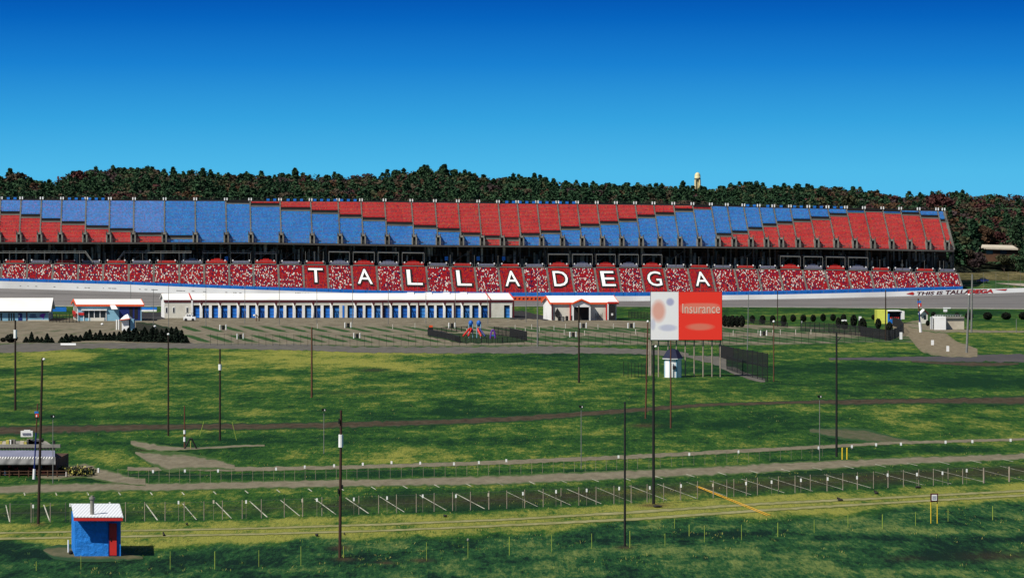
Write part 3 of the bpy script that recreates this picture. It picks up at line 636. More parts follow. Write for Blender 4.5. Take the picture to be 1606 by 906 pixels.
for a, b in zip(LA, LA[1:]):          # back wall and roof void of the concourse
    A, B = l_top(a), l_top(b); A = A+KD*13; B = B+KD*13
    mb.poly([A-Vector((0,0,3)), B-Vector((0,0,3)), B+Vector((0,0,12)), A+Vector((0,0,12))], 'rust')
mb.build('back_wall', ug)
for a in LA[::1]:
    t = l_top(a)+KD*5; top = GZ(lerp(UB, a), t.y)+2.2; MB().box(t.x-.22, t.x+.22, t.y-.22, t.y+.22, t.z-.5, top, 'concdark').build('column', ug)
mb = MB()
for a, b in zip(LA, LA[1:]):
    for dy, zz, r in ((5.3, 3.2, .10), (8, 5.0, .14)):
        A, B = l_top(a)+KD*dy, l_top(b)+KD*dy; mb.tube(A+Vector((0,0,zz)), B+Vector((0,0,zz)), r, 'concdark', n=4)
    A, B = l_top(a)+KD*5.3, l_top(b)+KD*5.3
    if random.random() < .5: mb.tube(A+Vector((0,0,.5)), B+Vector((0,0,5)), .08, 'steel', n=4)
    for _ in range(26):      # clutter: stacked boxes, counters, pipes
        q = A.lerp(B, random.random())+KD*random.uniform(0, 6); ww = random.uniform(.08, .4); hh = random.uniform(.6, 4.6); q.z += random.choice([0,0,1.5,3])
        mb.box(q.x-ww, q.x+ww, q.y, q.y+.4, q.z, q.z+hh, random.choice(['rust','rust','timber','concdark','steel','tan']))
mb.build('concourse_clutter', ug)['kind'] = 'stuff'
# ---- lower deck
LET = dict(zip([475,551,628,706,781,857,932,1004,1078], 'TALLADEGA'))
UPW = Vector((0, -1, 1)).normalized()
LN = 18
for i, (xl, xr) in enumerate(zip(LA, LA[1:])):
    tl, tr, bl, br = l_top(xl), l_top(xr), l_bot(xl), l_bot(xr); e = (tr-tl).normalized(); g = .28
    tl, tr, bl, br = tl+e*g, tr-e*g, bl+e*g, br-e*g
    n_ = max(10, round((tl.z-bl.z)/.36))
    mb = MB(); seat_rows(mb, bl, br, tl, tr, 0, n_, n_, 'seatletter' if xl in LET else 'seatmix', 30, 3000+i*40, 'maroon', .86); o = mb.build('lower_seat_block', lg)
    o['label'] = 'plain red seats behind a white letter' if xl in LET else 'red seats speckled with white and navy seats'
    if xl in LET:
        ch = LET[xl]
        mid0, mid1 = bl.lerp(tl, .0), br.lerp(tr, .0)
        def fn(off, u0=.18, u1=.84, v0=.20, v1=.83):
            def f(u, v):
                uu = u0+(u1-u0)*u; vv = v0+(v1-v0)*v; return bl.lerp(br, uu).lerp(tl.lerp(tr, uu), vv)+UPW*off
            return f
        mb = MB(); vs_, fs = text_tris(ch, .006); uv, bx = unit(vs_); bx2 = bx
        put_text(mb, ch, fn(.50), 'white', .0, 0, bx)
        L = mb.build('letter', lg); L['label'] = 'white letter '+ch+' set across the red seats'
        mb = MB(); put_text(mb, ch, fn(.36), 'black', .045, 0, bx); mb.build('outline', L)
for i, x in enumerate(LA):
    t, b = l_top(x), l_bot(x); e = Vector((1, .1, 0)).normalized(); h = .28; mb = MB(); n = 12
    for r in range(n):
        a = b.lerp(t, r/n); c = b.lerp(t, (r+1)/n); z = Vector((0, 0, c.z-a.z)); mb.poly([a-e*h, a+e*h, a+e*h+z, a-e*h+z], 'concrete'); mb.poly([a-e*h+z, a+e*h+z, c+e*h, c-e*h], 'concrete')
    mb.build('stair', lg)
mb = MB(); xs2 = [x for x in LA]+[1508]
wall_mesh(mb, [x for x in range(-60, 1511, 10)], B_TOP, B_BOT, lambda x: DF(x)-.4, .4, 'blue'); mb.build('blue_front_wall', lg)
mb = MB()
for a, b in zip(LA, LA[1:]):
    A, B = l_top(a), l_top(b); e = (B-A).normalized()*.5
    mb.hexa([A-Vector((0,0,.15)), B-Vector((0,0,.15)), B+KD*13-Vector((0,0,.15)), A+KD*13-Vector((0,0,.15)), A+Vector((0,0,.12)), B+Vector((0,0,.12)), B+KD*13+Vector((0,0,.12)), A+KD*13+Vector((0,0,.12))], 'concrete')
    mb.tube(A+e+Vector((0,-.1,.25)), B-e+Vector((0,-.1,.25)), .14, 'concrete', n=4)
    for q in (A+e, B-e): mb.tube(q, q+Vector((0,0,1.0)), .07, 'steel', n=4)
    mb.tube(A+e+Vector((0,0,1.0)), B-e+Vector((0,0,1.0)), .045, 'steel', n=4)
mb.build('concourse_floor', lg)
mb = MB(); A, B = l_bot(1508), l_top(1502)      # end of the lower stand
base = []
for x in (-60, 1502):
    b, t = l_bot(x), l_top(x); z = Vector((0,0,-14)); mb.poly([b, t, t+KD*13, t+KD*13+z, Vector((b.x, b.y, t.z-14))], 'concdark')
mb.build('end_wall', lg)
PYR = {320,397,551,590,513,628,281,857,895,932,968,1004,1221,1258,1293,1328}
FRM = {513,551,590,628,857,895,932,968,1004,1221,1258,1293,1328}
for i, (xl, xr) in enumerate(zip(LA[2:], LA[3:])):
    c = 'red' if i % 2 == 0 else 'navy'; k = M['red'] if c == 'red' else M['slateroof']
    A, B = l_top(xl), l_top(xr); e = (B-A).normalized(); Lg = (B-A).length; mb = MB(); n = 14
    for r in range(4 if xl in PYR else 1):
        for j in range(n):
            f = (j+.5)/n
            if r and abs(f-.5) > .5-.13*(r+.6): continue
            if not r and (xl not in PYR) and (j in (0, 13)): continue
            p = A+e*(.6+(Lg-1.2)*f)+Vector((0, .4+.5*r, .15+.34*r)); p.z += .0; s = (Lg-1.2)/n*.42
            mb.box(p.x-s, p.x+s, p.y-.15, p.y+.2, p.z+.3, p.z+.95, k); mb.box(p.x-s, p.x+s, p.y-.3, p.y, p.z+.3, p.z+.42, k)
    for f in (.16, .84): p = A+e*Lg*f+Vector((0,.3,0)); mb.box(p.x-.16, p.x+.16, p.y-.1, p.y+.1, p.z+.9, p.z+1.35, 'white')
    mb.build('box_seats', lg)['label'] = ('red' if c == 'red' else 'dark blue')+' row of box seats above the bay'
    if xl in FRM:
        mb = MB(); p0, p1 = A+e*.5, B-e*.5; h = 3.7
        for q in (p0, p1): mb.tube(q, q+Vector((0,0,h)), .07, 'greypole', n=4); mb.tube(q+KD*3, q+KD*3+Vector((0,0,h+.3)), .06, 'steel', n=4)
        mb.hexa([p0+Vector((0,0,h)), p1+Vector((0,0,h)), p1+KD*3+Vector((0,0,h+.3)), p0+KD*3+Vector((0,0,h+.3)), p0+Vector((0,0,h+.22)), p1+Vector((0,0,h+.22)), p1+KD*3+Vector((0,0,h+.5)), p0+KD*3+Vector((0,0,h+.5))], 'greypole')
        mb.build('canopy_frame', lg)
for (x0, x1, y0, stair) in ((-40, 134, 393.5, (134, 393.5, 146, 411)), (195, 300, 393.5, (195, 393.5, 181, 412)), (318, 355, 394, None), (362, 393, 394, None), (400, 433, 395, None)):
    mb = MB(); Y = DD(x0)+.6
    a, b = P(x0, y0, Y), P(x1, y0, Y); 
    mb.box(a.x, b.x, a.y, a.y+1.5, a.z-.55, a.z-.35, 'greypole'); mb.tube(a, b, .05, 'greypole', n=4)
    n = max(3, int((x1-x0)/9))
    for k in range(n+1): q = a.lerp(b, k/n); mb.tube(q, q-Vector((0,0,.5)), .04, 'greypole', n=4)
    for k in range(0, n+1, 3): q = a.lerp(b, k/n); mb.tube(q, Vector((q.x, q.y, l_top(x0).z)), .06, 'steel', n=4)
    if stair:
        p, q = P(stair[0], stair[1], Y), P(stair[2], stair[3], Y); mb.tube(p, q, .14, 'greypole', n=4); mb.tube(p-Vector((0,0,.6)), q-Vector((0,0,.2)), .08, 'greypole', n=4)
    mb.build('walkway', lg)
for a in (355, 700, 750, 790):
    p = P(a, 405, DD(a)+1); MB().box(p.x-.45, p.x+.45, p.y, p.y+.5, p.z-.6, p.z+.5, 'blue').build('blue_kiosk', lg)
for a in (479, 507, 493): 
    p = l_top(a)+Vector((0,.2,0)); MB().tube(p, p+Vector((0,0,4)), .05, 'greypole', n=4).build('mast', lg)
for a in (706,744,781,1060,1096,1134,1172,1208,1380,1415,1450,1474,1480):
    p = l_top(a)+Vector((0,.2,0)); MB().tube(p, p+Vector((0,0,3.4)), .05, 'greypole', n=4).build('mast', lg)

# ================================================================== HILL AND FOREST
PROF = [(-80,272),(0,275),(40,274),(58,283),(70,285),(90,281),(110,270),(140,264),(200,262),(300,267),(350,270),(400,273),(500,274),(590,273),(620,267),(650,264),(690,262),(730,266),(765,277),(780,278),(800,274),(830,277),(880,283),(910,287),(980,289),(1050,290),(1080,292),(1120,292),(1150,289),(1200,287),(1240,290),(1290,290),(1320,293),(1370,299),(1400,302),(1430,304),(1460,301),(1490,299),(1520,302),(1560,304),(1606,308),(1700,312)]
PROF = [(a, b+3.5) for a, b in PROF]
Y0, Y1 = 925., 1330.
def hill_top(px, t): return lerp(HF, px)+(lerp(PROF, px)-lerp(HF, px))*t**.75
HF = [(-80,372),(1380,372),(1480,380),(1520,405),(1606,412),(1700,415)]
TH = 9.6
def hill_z(X, Y):
    pxx = CX+X*F/Y
    t = (Y-Y0)/(Y1-Y0)
    if t <= 0:
        zw = 1.5 if pxx < 1500 else 2.6; return zw
    t = min(t, 1.0); z = HC-(hill_top(pxx, t)-YH)*(Y0+(Y1-Y0)*t)/F-TH
    return z
nx, ny = 90, 44; V = []
for j in range(ny):
    Y = 905+(1700-905)*j/(ny-1) if j else 905
    for i in range(nx):
        X = -420+840*i/(nx-1); zz = hill_z(X, Y)
        if Y > Y1: zz = hill_z(X*Y1/Y, Y1)*max(.1, 1-(Y-Y1)/500)
        V.append((X, Y, zz if Y > 912 else 1.0))
me = bpy.data.meshes.new('hills'); me.from_pydata(V, [], [(j*nx+i, j*nx+i+1, (j+1)*nx+i+1, (j+1)*nx+i) for j in range(ny-1) for i in range(nx-1)])
me.materials.append(mat('forest_floor', (.022,.030,.012), .95, .5, .08)); o = bpy.data.objects.new('hills', me); COL.objects.link(o); struct(o)
# grass slope beyond the wall at the right
def slope_strip(name, rows, m):
    mb = MB()
    for k in range(len(rows)-1):
        (ya, Ya), (yb, Yb) = rows[k], rows[k+1]; xsl = list(range(1500, 2101, 20))
        for a, b in zip(xsl, xsl[1:]):
            mb.poly([P(a, ya(a), Ya), P(b, ya(b), Ya), P(b, yb(b), Yb), P(a, yb(a), Yb)], m)
    return struct(mb.build(name))
gm2 = grass_mat('far_grass', (.012,.05,.012), (.035,.08,.02), (.12,.12,.04), attr=False); dry = grass_mat('dry_far_grass', (.035,.035,.012), (.09,.08,.032), (.20,.16,.08), attr=False)
slope_strip('grass_slope', [((lambda x: 456), 899.5), ((lambda x: 451.0), 901.), ((lambda x: 440-(x-1500)*.0), 918.)], gm2)
slope_strip('dry_slope', [((lambda x: 440), 918.), ((lambda x: 428), 945.), ((lambda x: 426), 975.)], dry)
mb = MB(); mb.poly([P(1560,444.0,911), P(1720,446,907.), P(1720,450.0,903), P(1606,449.,904.)], path_mat('pale_path', (.25,.22,.18), (.33,.29,.24)))
mb.v = [(a,b-.4,c+.05) for a,b,c in mb.v]; struct(mb.build('footpath'))

def crown_pts(kind, n, rs):
    """centres (unit tree: height 1, radius ~.3) and sizes of leaf clumps"""
    if kind == 'pine':
        h = rs.random(n)**.85*.72+.28; rad = (1-(h-.28)/.72)**.75*.19+.015; rad *= 1+.25*np.sin(h*40+rs.random()*6)
        a = rs.uniform(0, 2*math.pi, n); r = rad*np.sqrt(rs.uniform(.25, 1, n)); c = np.stack([r*np.cos(a), r*np.sin(a), h], -1)
        s = np.full(n, .029)*rs.uniform(.6, 1.3, n)
    else:
        k = 7; lc = np.stack([rs.normal(0, .12, k), rs.normal(0, .12, k), rs.uniform(.42, .84, k)], -1); lr = rs.uniform(.11, .20, k)
        w_ = rs.integers(0, k, n); d_ = rs.normal(size=(n, 3)); d_ /= np.linalg.norm(d_, axis=1)[:, None]
        c = lc[w_]+d_*(lr[w_]*rs.uniform(.6, 1.05, n))[:, None]*np.array([1, 1, .85]); c[:, 2] = np.clip(c[:, 2], .15, 1)
        s = np.full(n, .030)*rs.uniform(.6, 1.4, n)
    return c, s
def clump_quads(c, s, rs):
    n = len(c); a = rs.normal(size=(n, 3)); a /= np.linalg.norm(a, axis=1)[:, None]; b = rs.normal(size=(n, 3)); b -= (b*a).sum(1)[:, None]*a; b /= np.linalg.norm(b, axis=1)[:, None]
    S = s[:, None]; j = lambda: rs.uniform(.6, 1.2, (n, 1))
    return np.stack([c-a*S*j()-b*S*.7, c+a*S*j()-b*S*.6*j(), c+a*S*.7+b*S*j(), c-a*S*.8*j()+b*S*.8], 1)
protos = {'pine': [], 'leafy': []}
for kind, n in (('pine', 340), ('leafy', 380)):
    for q in range(5):
        rs = np.random.default_rng(100+q+(50 if kind == 'pine' else 0)); c, s = crown_pts(kind, n, rs); protos[kind].append(clump_quads(c, s, rs))
def mesh_from_quads(name, v, mids, mats):
    n = len(v)//4; me = bpy.data.meshes.new(name); me.vertices.add(len(v)); me.vertices.foreach_set('co', v.ravel().astype(np.float32))
    me.loops.add(4*n); me.loops.foreach_set('vertex_index', np.arange(4*n, dtype=np.int32)); me.polygons.add(n); me.polygons.foreach_set('loop_start', np.arange(0, 4*n, 4, dtype=np.int32)); me.polygons.foreach_set('loop_total', np.full(n, 4, dtype=np.int32))
    for m in mats: me.materials.append(m)
    me.polygons.foreach_set('material_index', mids.astype(np.int32)); me.update(); return me
lnames = list(LM); allv = []; allm = []
cnt = 0
for Y in np.arange(Y0+22, Y1+20, 4.8):
    t = min(1.0, (Y-Y0)/(Y1-Y0)); xr = 190/900*Y
    for X in np.arange(-.20*Y, .215*Y, 4.2):
        x_ = X+rng.uniform(-2.5, 2.5); y_ = Y+rng.uniform(-2.5, 2.5); pxx = CX+x_*F/y_; top = hill_top(pxx, t)
        if pxx < 1475 and top > lerp(UT, pxx)+9: continue
        if 1508 < pxx < 1604 and y_ < 1004: continue
        if t > .995 and rng.random() < .15: continue
        nz = math.sin(pxx*.021)+math.sin(pxx*.053+1.3)+rng.normal(0, 1.0)
        grp = .8*math.sin(x_*.045+2*math.sin(y_*.02))*math.sin(y_*.033+x_*.021+1); red_p = .05+.55*max(0, grp)+.26*(pxx > 1280)+.08*(pxx < 130)
        if t > .75: red_p += .06
        r = rng.random()
        if r < red_p: kind = 'leafy'; col = rng.choice(['red','rust','brown','purple'], p=[.22,.26,.28,.24])
        elif r < red_p+.2: kind = 'leafy'; col = rng.choice(['olive','pine2','brown'])
        else: kind = 'pine'; col = rng.choice(['pine','pine2'])
        if t > .85 and 130 < pxx < 620 and rng.random() < .35: kind = 'leafy'; col = rng.choice(['brown','purple','olive'])
        H = TH*rng.uniform(.72, 1.24)*(1.0 if kind == 'pine' else .97); wd = H*rng.uniform(.95, 1.3)*(1.25 if kind == 'leafy' else 1.25)
        z = hill_z(x_, y_); q = protos[kind][rng.integers(0, 5)]; a = rng.uniform(0, 6.28); ca, sa = math.cos(a), math.sin(a)
        v = q.reshape(-1, 3); vx_ = (v[:, 0]*ca-v[:, 1]*sa)*wd+x_; vy_ = (v[:, 0]*sa+v[:, 1]*ca)*wd+y_; vz_ = v[:, 2]*H+z
        allv.append(np.stack([vx_, vy_, vz_], -1)); allm.append(np.full(len(q), lnames.index(col))); cnt += 1
me = mesh_from_quads('forest', np.vstack(allv), np.concatenate(allm), [LM[k] for k in lnames]); o = bpy.data.objects.new('forest', me); COL.objects.link(o)
tag(o, 'dense mixed autumn forest of pines and rusty trees covering the hill behind the grandstand', 'forest', kind='stuff')
print('forest trees', cnt)
def tree(kind, col, px_, ybase, ytop, Y, label, name, group='separate trees by the forest edge', n=1100, wide=1.2):
    rs = np.random.default_rng(int(px_*7+Y)); base = P(px_, ybase, Y); H = GZ(ytop, Y)-base.z
    t = thing(name, base, label, 'tree', group)
    c, s = crown_pts(kind, n, rs); s = s*.95; q = clump_quads(c, s, rs).reshape(-1, 3)*np.array([H*wide, H*wide, H])
    me = mesh_from_quads('crown', q, np.zeros(len(q)//4), [LM[col] if isinstance(col, str) and col in LM else M[col]]); cr_ = bpy.data.objects.new('crown', me); COL.objects.link(cr_); cr_.parent = t
    mb = MB(); mb.tube(base-Vector((0,0,1)), base+Vector((0,0,H*.55)), H*.018, 'trunk', H*.009, n=6)
    for k in range(5):
        a = rs.uniform(0, 6.28); z = rs.uniform(.3, .6)*H; mb.tube(base+Vector((0,0,z)), base+Vector((math.cos(a)*H*.14, math.sin(a)*H*.14, z+H*.12)), H*.007, 'trunk', H*.003, n=5)
    mb.build('trunk', t); return t
for a in [('leafy','rust',1545,402,352,1012,'orange brown tree in front of the wood at the right edge of the photo','oak_tree'),
          ('pine','pine',1526,428,345,975,'dark pine just right of the upper grandstand end','pine_tree'),
          ('leafy','red',1566,402,358,1016,'dull red tree between the grandstand end and the pale roof','maple_tree'),
          ('pine','pine2',1593,402,346,1014,'tall dark green pine above the pale roof','pine_tree'),
          ('leafy','brown',1512,432,388,950,'low brown tree close beside the end of the lower grandstand','oak_tree'),
          ('leafy','purple',1535,432,392,948,'small purple leaved tree left of the pale roof','maple_tree'),
          ('leafy','olive',1575,436,398,948,'olive bush tree below the pale roof','oak_tree'),
          ('leafy','pine2',1600,436,396,950,'dark round tree below the right end of the pale roof','oak_tree'),
          ('leafy','red',1478,300+60,297,1200,'dull crimson tree rising above the right end of the upper grandstand','maple_tree'),
          ('leafy','olive',1326,350,305,1000,'yellow olive tree poking over the blue seats near a pale mound','oak_tree'),
          ('pine','pine',697,320,258,1300,'tallest pointed pine on the middle hump of the ridge','pine_tree'),
          ('pine','pine',838,320,272,1310,'lone pointed pine right of the middle hump','pine_tree'),
          ('pine','pine2',463,320,264,1310,'thin tall pine above the left ridge over the letter T','pine_tree'),
          ('leafy','brown',43,330,268,1300,'tall brown tree on the skyline left of the dip in the ridge','oak_tree'),
          ('pine','pine',16,330,265,1310,'spiky pine on the skyline at the far left','pine_tree'),
          ('leafy','red',133,330,262,1300,'red brown tree at the left start of the long hump','maple_tree'),
          ('leafy','purple',1160,330,285,1300,'purple tree on the skyline right of the water tower','maple_tree'),
          ('pine','pine',1071,330,284,1310,'pine on the skyline left of the water tower','pine_tree')]:
    tree(*a)
# water tower
c = P(1094, 292, 1340); s = 1340/F; wt = thing('water_tower', c-Vector((0,0,30)), 'cream water tower with a rounded tank rising above the treeline', 'water tower')
mb = MB(); mb.ball(c+Vector((0,0,15.5*s)), 4.6*s, 4.6*s, 6.2*s, 'tank', 16, 10); mb.tube(c+Vector((0,0,9*s)), c+Vector((0,0,16*s)), 4.6*s, 'tank', n=16); mb.build('tank', wt, smooth=True)
mb = MB(); mb.tube(c+Vector((0,0,10.8*s)), c+Vector((0,0,12*s)), 5.1*s, 'concdark', n=16); mb.build('balcony', wt)
for sx, sy in ((-1,-1),(1,-1),(1,1),(-1,1)): MB().tube(c+Vector((sx*4.4*s, sy*4.4*s, -30)), c+Vector((sx*3.2*s, sy*3.2*s, 10*s)), .45, 'tank', n=6).build('leg', wt)
MB().tube(c-Vector((0,0,30)), c+Vector((0,0,9*s)), .8, 'tank', n=8).build('riser_pipe', wt)
# pale long building in the wood
Y = 990; a, b = P(1516, 390, Y), P(1596, 392, Y)
hb = thing('long_building', a+Vector((0,0,-6)), 'low building with a thin pale roof half hidden in the wood at the right', 'building')
MB().box(a.x, b.x, Y, Y+9, a.z-4, a.z, 'rust').build('wall', hb); mb = MB(); mb.hexa([a+Vector((0,-.8,0)), b+Vector((0,-.8,0)), b+Vector((0,10,.8)), a+Vector((0,10,.8)), a+Vector((0,-.8,.5)), b+Vector((0,-.8,.5)), b+Vector((0,10,1.4)), a+Vector((0,10,1.4))], 'tan'); mb.build('roof', hb)
for i in range(3):
    q = P(1530+i*22, 394, Y-.1); MB().box(q.x-1, q.x+1, Y-.1, Y-.02, q.z-.8, q.z+.2, 'glass').build('window', hb)
Y = 960
for i, x in enumerate((1577, 1583, 1590)):
    q = P(x, 434, Y); tt = thing('storage_tank', q-Vector((0,0,1.2)), f'{("left","middle","right")[i]} of three small white tanks on the dry slope beyond the track', 'tank', 'white tanks on the far slope')
    MB().ball(q, .55, .55, .6, 'white', 10, 6).build('tank_body', tt, smooth=True); MB().box(q.x-.4, q.x+.4, q.y-.3, q.y+.3, q.z-1.2, q.z-.4, 'steel').build('cradle', tt)
q = P(1541, 441, 912); o = thing('parked_car', q-Vector((0,0,.4)), 'small dark blue car on the grass slope beyond the track wall', 'car')
MB().box(q.x-1.6, q.x+1.6, q.y-.8, q.y+.8, q.z-.1, q.z+.5, 'navy').build('body', o)
mb = MB(); mb.hexa([q+Vector(v) for v in ((-.9,-.75,.5),(1.1,-.75,.5),(1.1,.75,.5),(-.9,.75,.5),(-.5,-.65,1.0),(.7,-.65,1.0),(.7,.65,1.0),(-.5,.65,1.0))], 'glass'); mb.build('cabin', o)
for sx in (-1, 1):
    MB().tube(q+Vector((sx,-.82,-.05)), q+Vector((sx,-.6,-.05)), .32, 'black', n=10).build('wheel', o)

# ================================================================== INFIELD BUILDINGS
def slab(mb, p, q, depth, z0, z1, k, kd=-.19):
    """box whose front runs p->q (xy) with a skewed depth"""
    D = Vector((kd*depth, depth, 0)); a, b = Vector((p[0], p[1], z0)), Vector((q[0], q[1], z0)); u = Vector((0, 0, z1-z0))
    return mb.hexa([a, b, b+D, a+D, a+u, b+u, b+D+u, a+D+u], k)
class Front:
    """front wall placed by photo coordinates"""
    def __init__(s, x0, y0, x1, y1): s.x0, s.x1 = x0, x1; s.Y0, s.Y1 = GY(y0), GY(y1)
    def Y(s, px_): return s.Y0+(s.Y1-s.Y0)*(px_-s.x0)/(s.x1-s.x0)
    def p(s, px_, py_, out=0.0): Y = s.Y(px_); v = P(px_, py_, Y); v.y -= out; return v
    def quad(s, mb, xa, xb, ya, yb, out, k, th=.12):
        a, b, c, d_ = s.p(xa, yb, out), s.p(xb, yb, out), s.p(xb, ya, out), s.p(xa, ya, out); t = Vector((0, th, 0)); return mb.hexa([a, b, b+t, a+t, d_, c, c+t, d_+t], k)
def gable_roof(mb, A, B, depth, kd, ze, zr, over, k, kt=None):
    """A,B front eave points (xy); ridge parallel to the front"""
    D = Vector((kd*depth, depth, 0)); e = (B-A).normalized()*over; A = A-e; B = B+e; f = -D.normalized()*over
    def r(p, z): return Vector((p.x, p.y, z))
    th = .22; a0, b0 = r(A+f, ze), r(B+f, ze); m0, m1 = r(A+D*.5, zr), r(B+D*.5, zr); c0, c1 = r(A+D-f, ze), r(B+D-f, ze); T = Vector((0, 0, th))
    mb.hexa([a0, b0, m1, m0, a0+T, b0+T, m1+T, m0+T], k); mb.hexa([m0, m1, c1, c0, m0+T, m1+T, c1+T, c0+T], k)
    if kt:
        g = Vector((0, -.05, 0)); mb.hexa([a0+g-T, b0+g-T, b0, a0, a0+g+T*.9, b0+g+T*.9, b0+T*.9, a0+T*.9], kt)
        for m, s_, o_ in ((m0, a0, -.04), (m0, c0, -.04), (m1, b0, .04), (m1, c1, .04)):
            x = Vector((o_, 0, 0)); mb.hexa([s_+x*3-T, s_-T, m-T, m+x*3-T, s_+x*3+T*1.3, s_+T*1.3, m+T*1.3, m+x*3+T*1.3], kt)
def gable_walls(mb, A, B, depth, kd, ze, zr, k, kleft=None):
    D = Vector((kd*depth, depth, 0)); 
    def r(p, z): return Vector((p.x, p.y, z))
    mb.poly([r(A,0), r(B,0), r(B,ze), r(A,ze)], k); mb.poly([r(B+D,0), r(A+D,0), r(A+D,ze), r(B+D,ze)], k)
    mb.poly([r(A+D,0), r(A,0), r(A,ze), r(A+D*.5,zr), r(A+D,ze)], kleft or k); mb.poly([r(B,0), r(B+D,0), r(B+D,ze), r(B+D*.5,zr), r(B,ze)], k)
def xy(v): return Vector((v.x, v.y, 0))

# --- long garage with blue doors
fr = Front(258, 499, 803, 498); A, B = xy(fr.p(258, 499)), xy(fr.p(803, 498)); ze = fr.p(300, 471).z; dp = 11.; zr = GZ(461.3, fr.Y(500)+dp*.5)
gar = thing('garage_block', (A+B)/2, 'long white roofed garage building with a row of blue doors', 'garage')
mb = MB(); gable_walls(mb, A+Vector((0,.9,0)), B+Vector((0,.9,0)), dp, -.19, ze-.1, zr-.1, 'cream', 'white'); mb.build('wall', gar)
mb = MB(); gable_roof(mb, A+Vector((0,.55,0)), B+Vector((0,.55,0)), dp, -.19, ze, zr, .35, 'wroof'); mb.build('roof', gar)
mb = MB(); fr.quad(mb, 257, 804, 470.6, 474, .1, 'maroon', .3); mb.build('fascia', gar)
# raised verges where the roof changes
for xx in (299, 766, 803):
    mb = MB(); a = fr.p(xx+(3 if xx > 300 else 1), 470, .1); Dm = Vector((-.19*dp*.55, dp*.5+.6, 0)); b = a+Dm; b.z = zr+.25; mb.tube(a+Vector((0,0,.2)), b, .15, 'red', n=4)
    fr.quad(mb, xx+1, xx+3.5, 471, 498, .12, 'maroon' if xx > 300 else 'white', .3); mb.build('roof_verge', gar)
mb = MB(); a = Vector((A.x, A.y+.9, 0)); D = Vector((-.19*dp, dp, 0)); pk = a+D*.5; pk.z = zr+.15; 
for q in (a+D*0, a+D): q2 = Vector((q.x-.1, q.y, ze+.1)); mb.tube(q2, pk+Vector((-.1,0,0)), .16, 'orange', n=4)
mb.build('gable_trim', gar)
doors = [308+14.6*i for i in range(16)]+[550+13.97*i for i in range(16)]
# front screen wall with openings
mb = MB(); edges = [(d_-5.0, d_+5.0) for d_ in doors]+[(790.5, 799.5)]
edges.sort(); cur = 301.5
for a, b in edges:
    if a > cur: fr.quad(mb, cur, a, 478.5, 498.2, 0, 'white' if a-cur < 8 else 'cream', .45)
    cur = b
fr.quad(mb, cur, 803, 478.5, 498.2, 0, 'white', .45); fr.quad(mb, 301.5, 803, 474, 478.5, 0, 'cream', .45)
fr.quad(mb, 258, 301.5, 474, 498.6, 0, 'cream', .45)
mb.build('front_wall', gar)
for j, d_ in enumerate(doors+[795]):
    mb = MB(); fr.quad(mb, d_-5.2, d_+5.2, 478.4, 498.1, -.42, random.choice(['doorblue','doorblue','doorblue2','doorblue3']), .1)
    for yy in (483, 488, 493): fr.quad(mb, d_-5, d_+5, yy, yy+.35, -.38, 'navy', .02)
    fr.quad(mb, d_-5.2, d_+5.2, 478.4, 481.5, -.36, 'dark', .03)  # shadow below the lintel, painted as a dark band on the door
    fr.quad(mb, d_-5.2, d_-2.6, 478.4, 498, -.37, 'dark', .02)  # shadow of the left jamb, painted as a dark band on the door
    mb.build('door', gar)
for j in range(0, 16, 2):
    for base in (doors[:16], doors[16:]):
        xm = (base[j]+base[j+1])/2 if j+1 < 16 else base[j]
        mb = MB(); a = fr.p(xm-2.2, 475, .05); b = fr.p(xm+.5, 481, 1.0); c_ = fr.p(xm+.6, 498, .35)
        mb.tube(fr.p(xm-2, 475.5, .3), fr.p(xm+1, 482, .5), .17, 'white', n=4); mb.tube(fr.p(xm+1, 482, .5), fr.p(xm+1, 490, .5), .19, 'white', n=4); mb.tube(fr.p(xm+1, 490, .5), fr.p(xm, 498, .4), .17, 'white', n=4)
        mb.build('buttress', gar)
        mb = MB(); p0, p1, p2 = fr.p(xm-1.5, 474.5, .7), fr.p(xm+3.6, 474.5, .7), fr.p(xm+1.8, 479.5, .7); t = Vector((0,.1,0)); mb.poly([p0, p2, p1], 'maroon'); mb.poly([p0+t, p1+t, p2+t], 'maroon'); mb.build('pennant', gar)
for xx in [373.6+58.4*i for i in range(3)]+[599.5+56*i for i in range(3)]:
    mb = MB(); fr.quad(mb, xx, xx+1.4, 474, 498, .1, 'maroon', .1); mb.build('downpipe', gar)
for xx in (261, 272.3, 293.5):
    mb = MB(); fr.quad(mb, xx-1.9, xx+1.9, 481, 490.5, .06, 'white', .1); w_ = mb.build('window', gar); mb = MB(); fr.quad(mb, xx-1, xx+1.2, 482.4, 489.6, .10, 'glass', .06); mb.build('pane', w_)
mb = MB(); fr.quad(mb, 537, 540, 479, 498, .08, 'doorblue', .1); mb.build('narrow_door', gar)
for xx in (316, 349, 362, 400): mb = MB(); p = P(xx, 463, fr.Y(xx)+dp*.45); mb.box(p.x-.6, p.x+.6, p.y-.5, p.y+.5, p.z-.2, p.z+.25, 'white'); mb.build('roof_vent', gar)
for xx in (644, 672, 700, 727): mb = MB(); p = P(xx, 460.5, fr.Y(xx)+dp*.5); mb.box(p.x-.8, p.x+.8, p.y-.5, p.y+.5, p.z-.3, p.z+.35, 'white'); mb.build('roof_vent', gar)
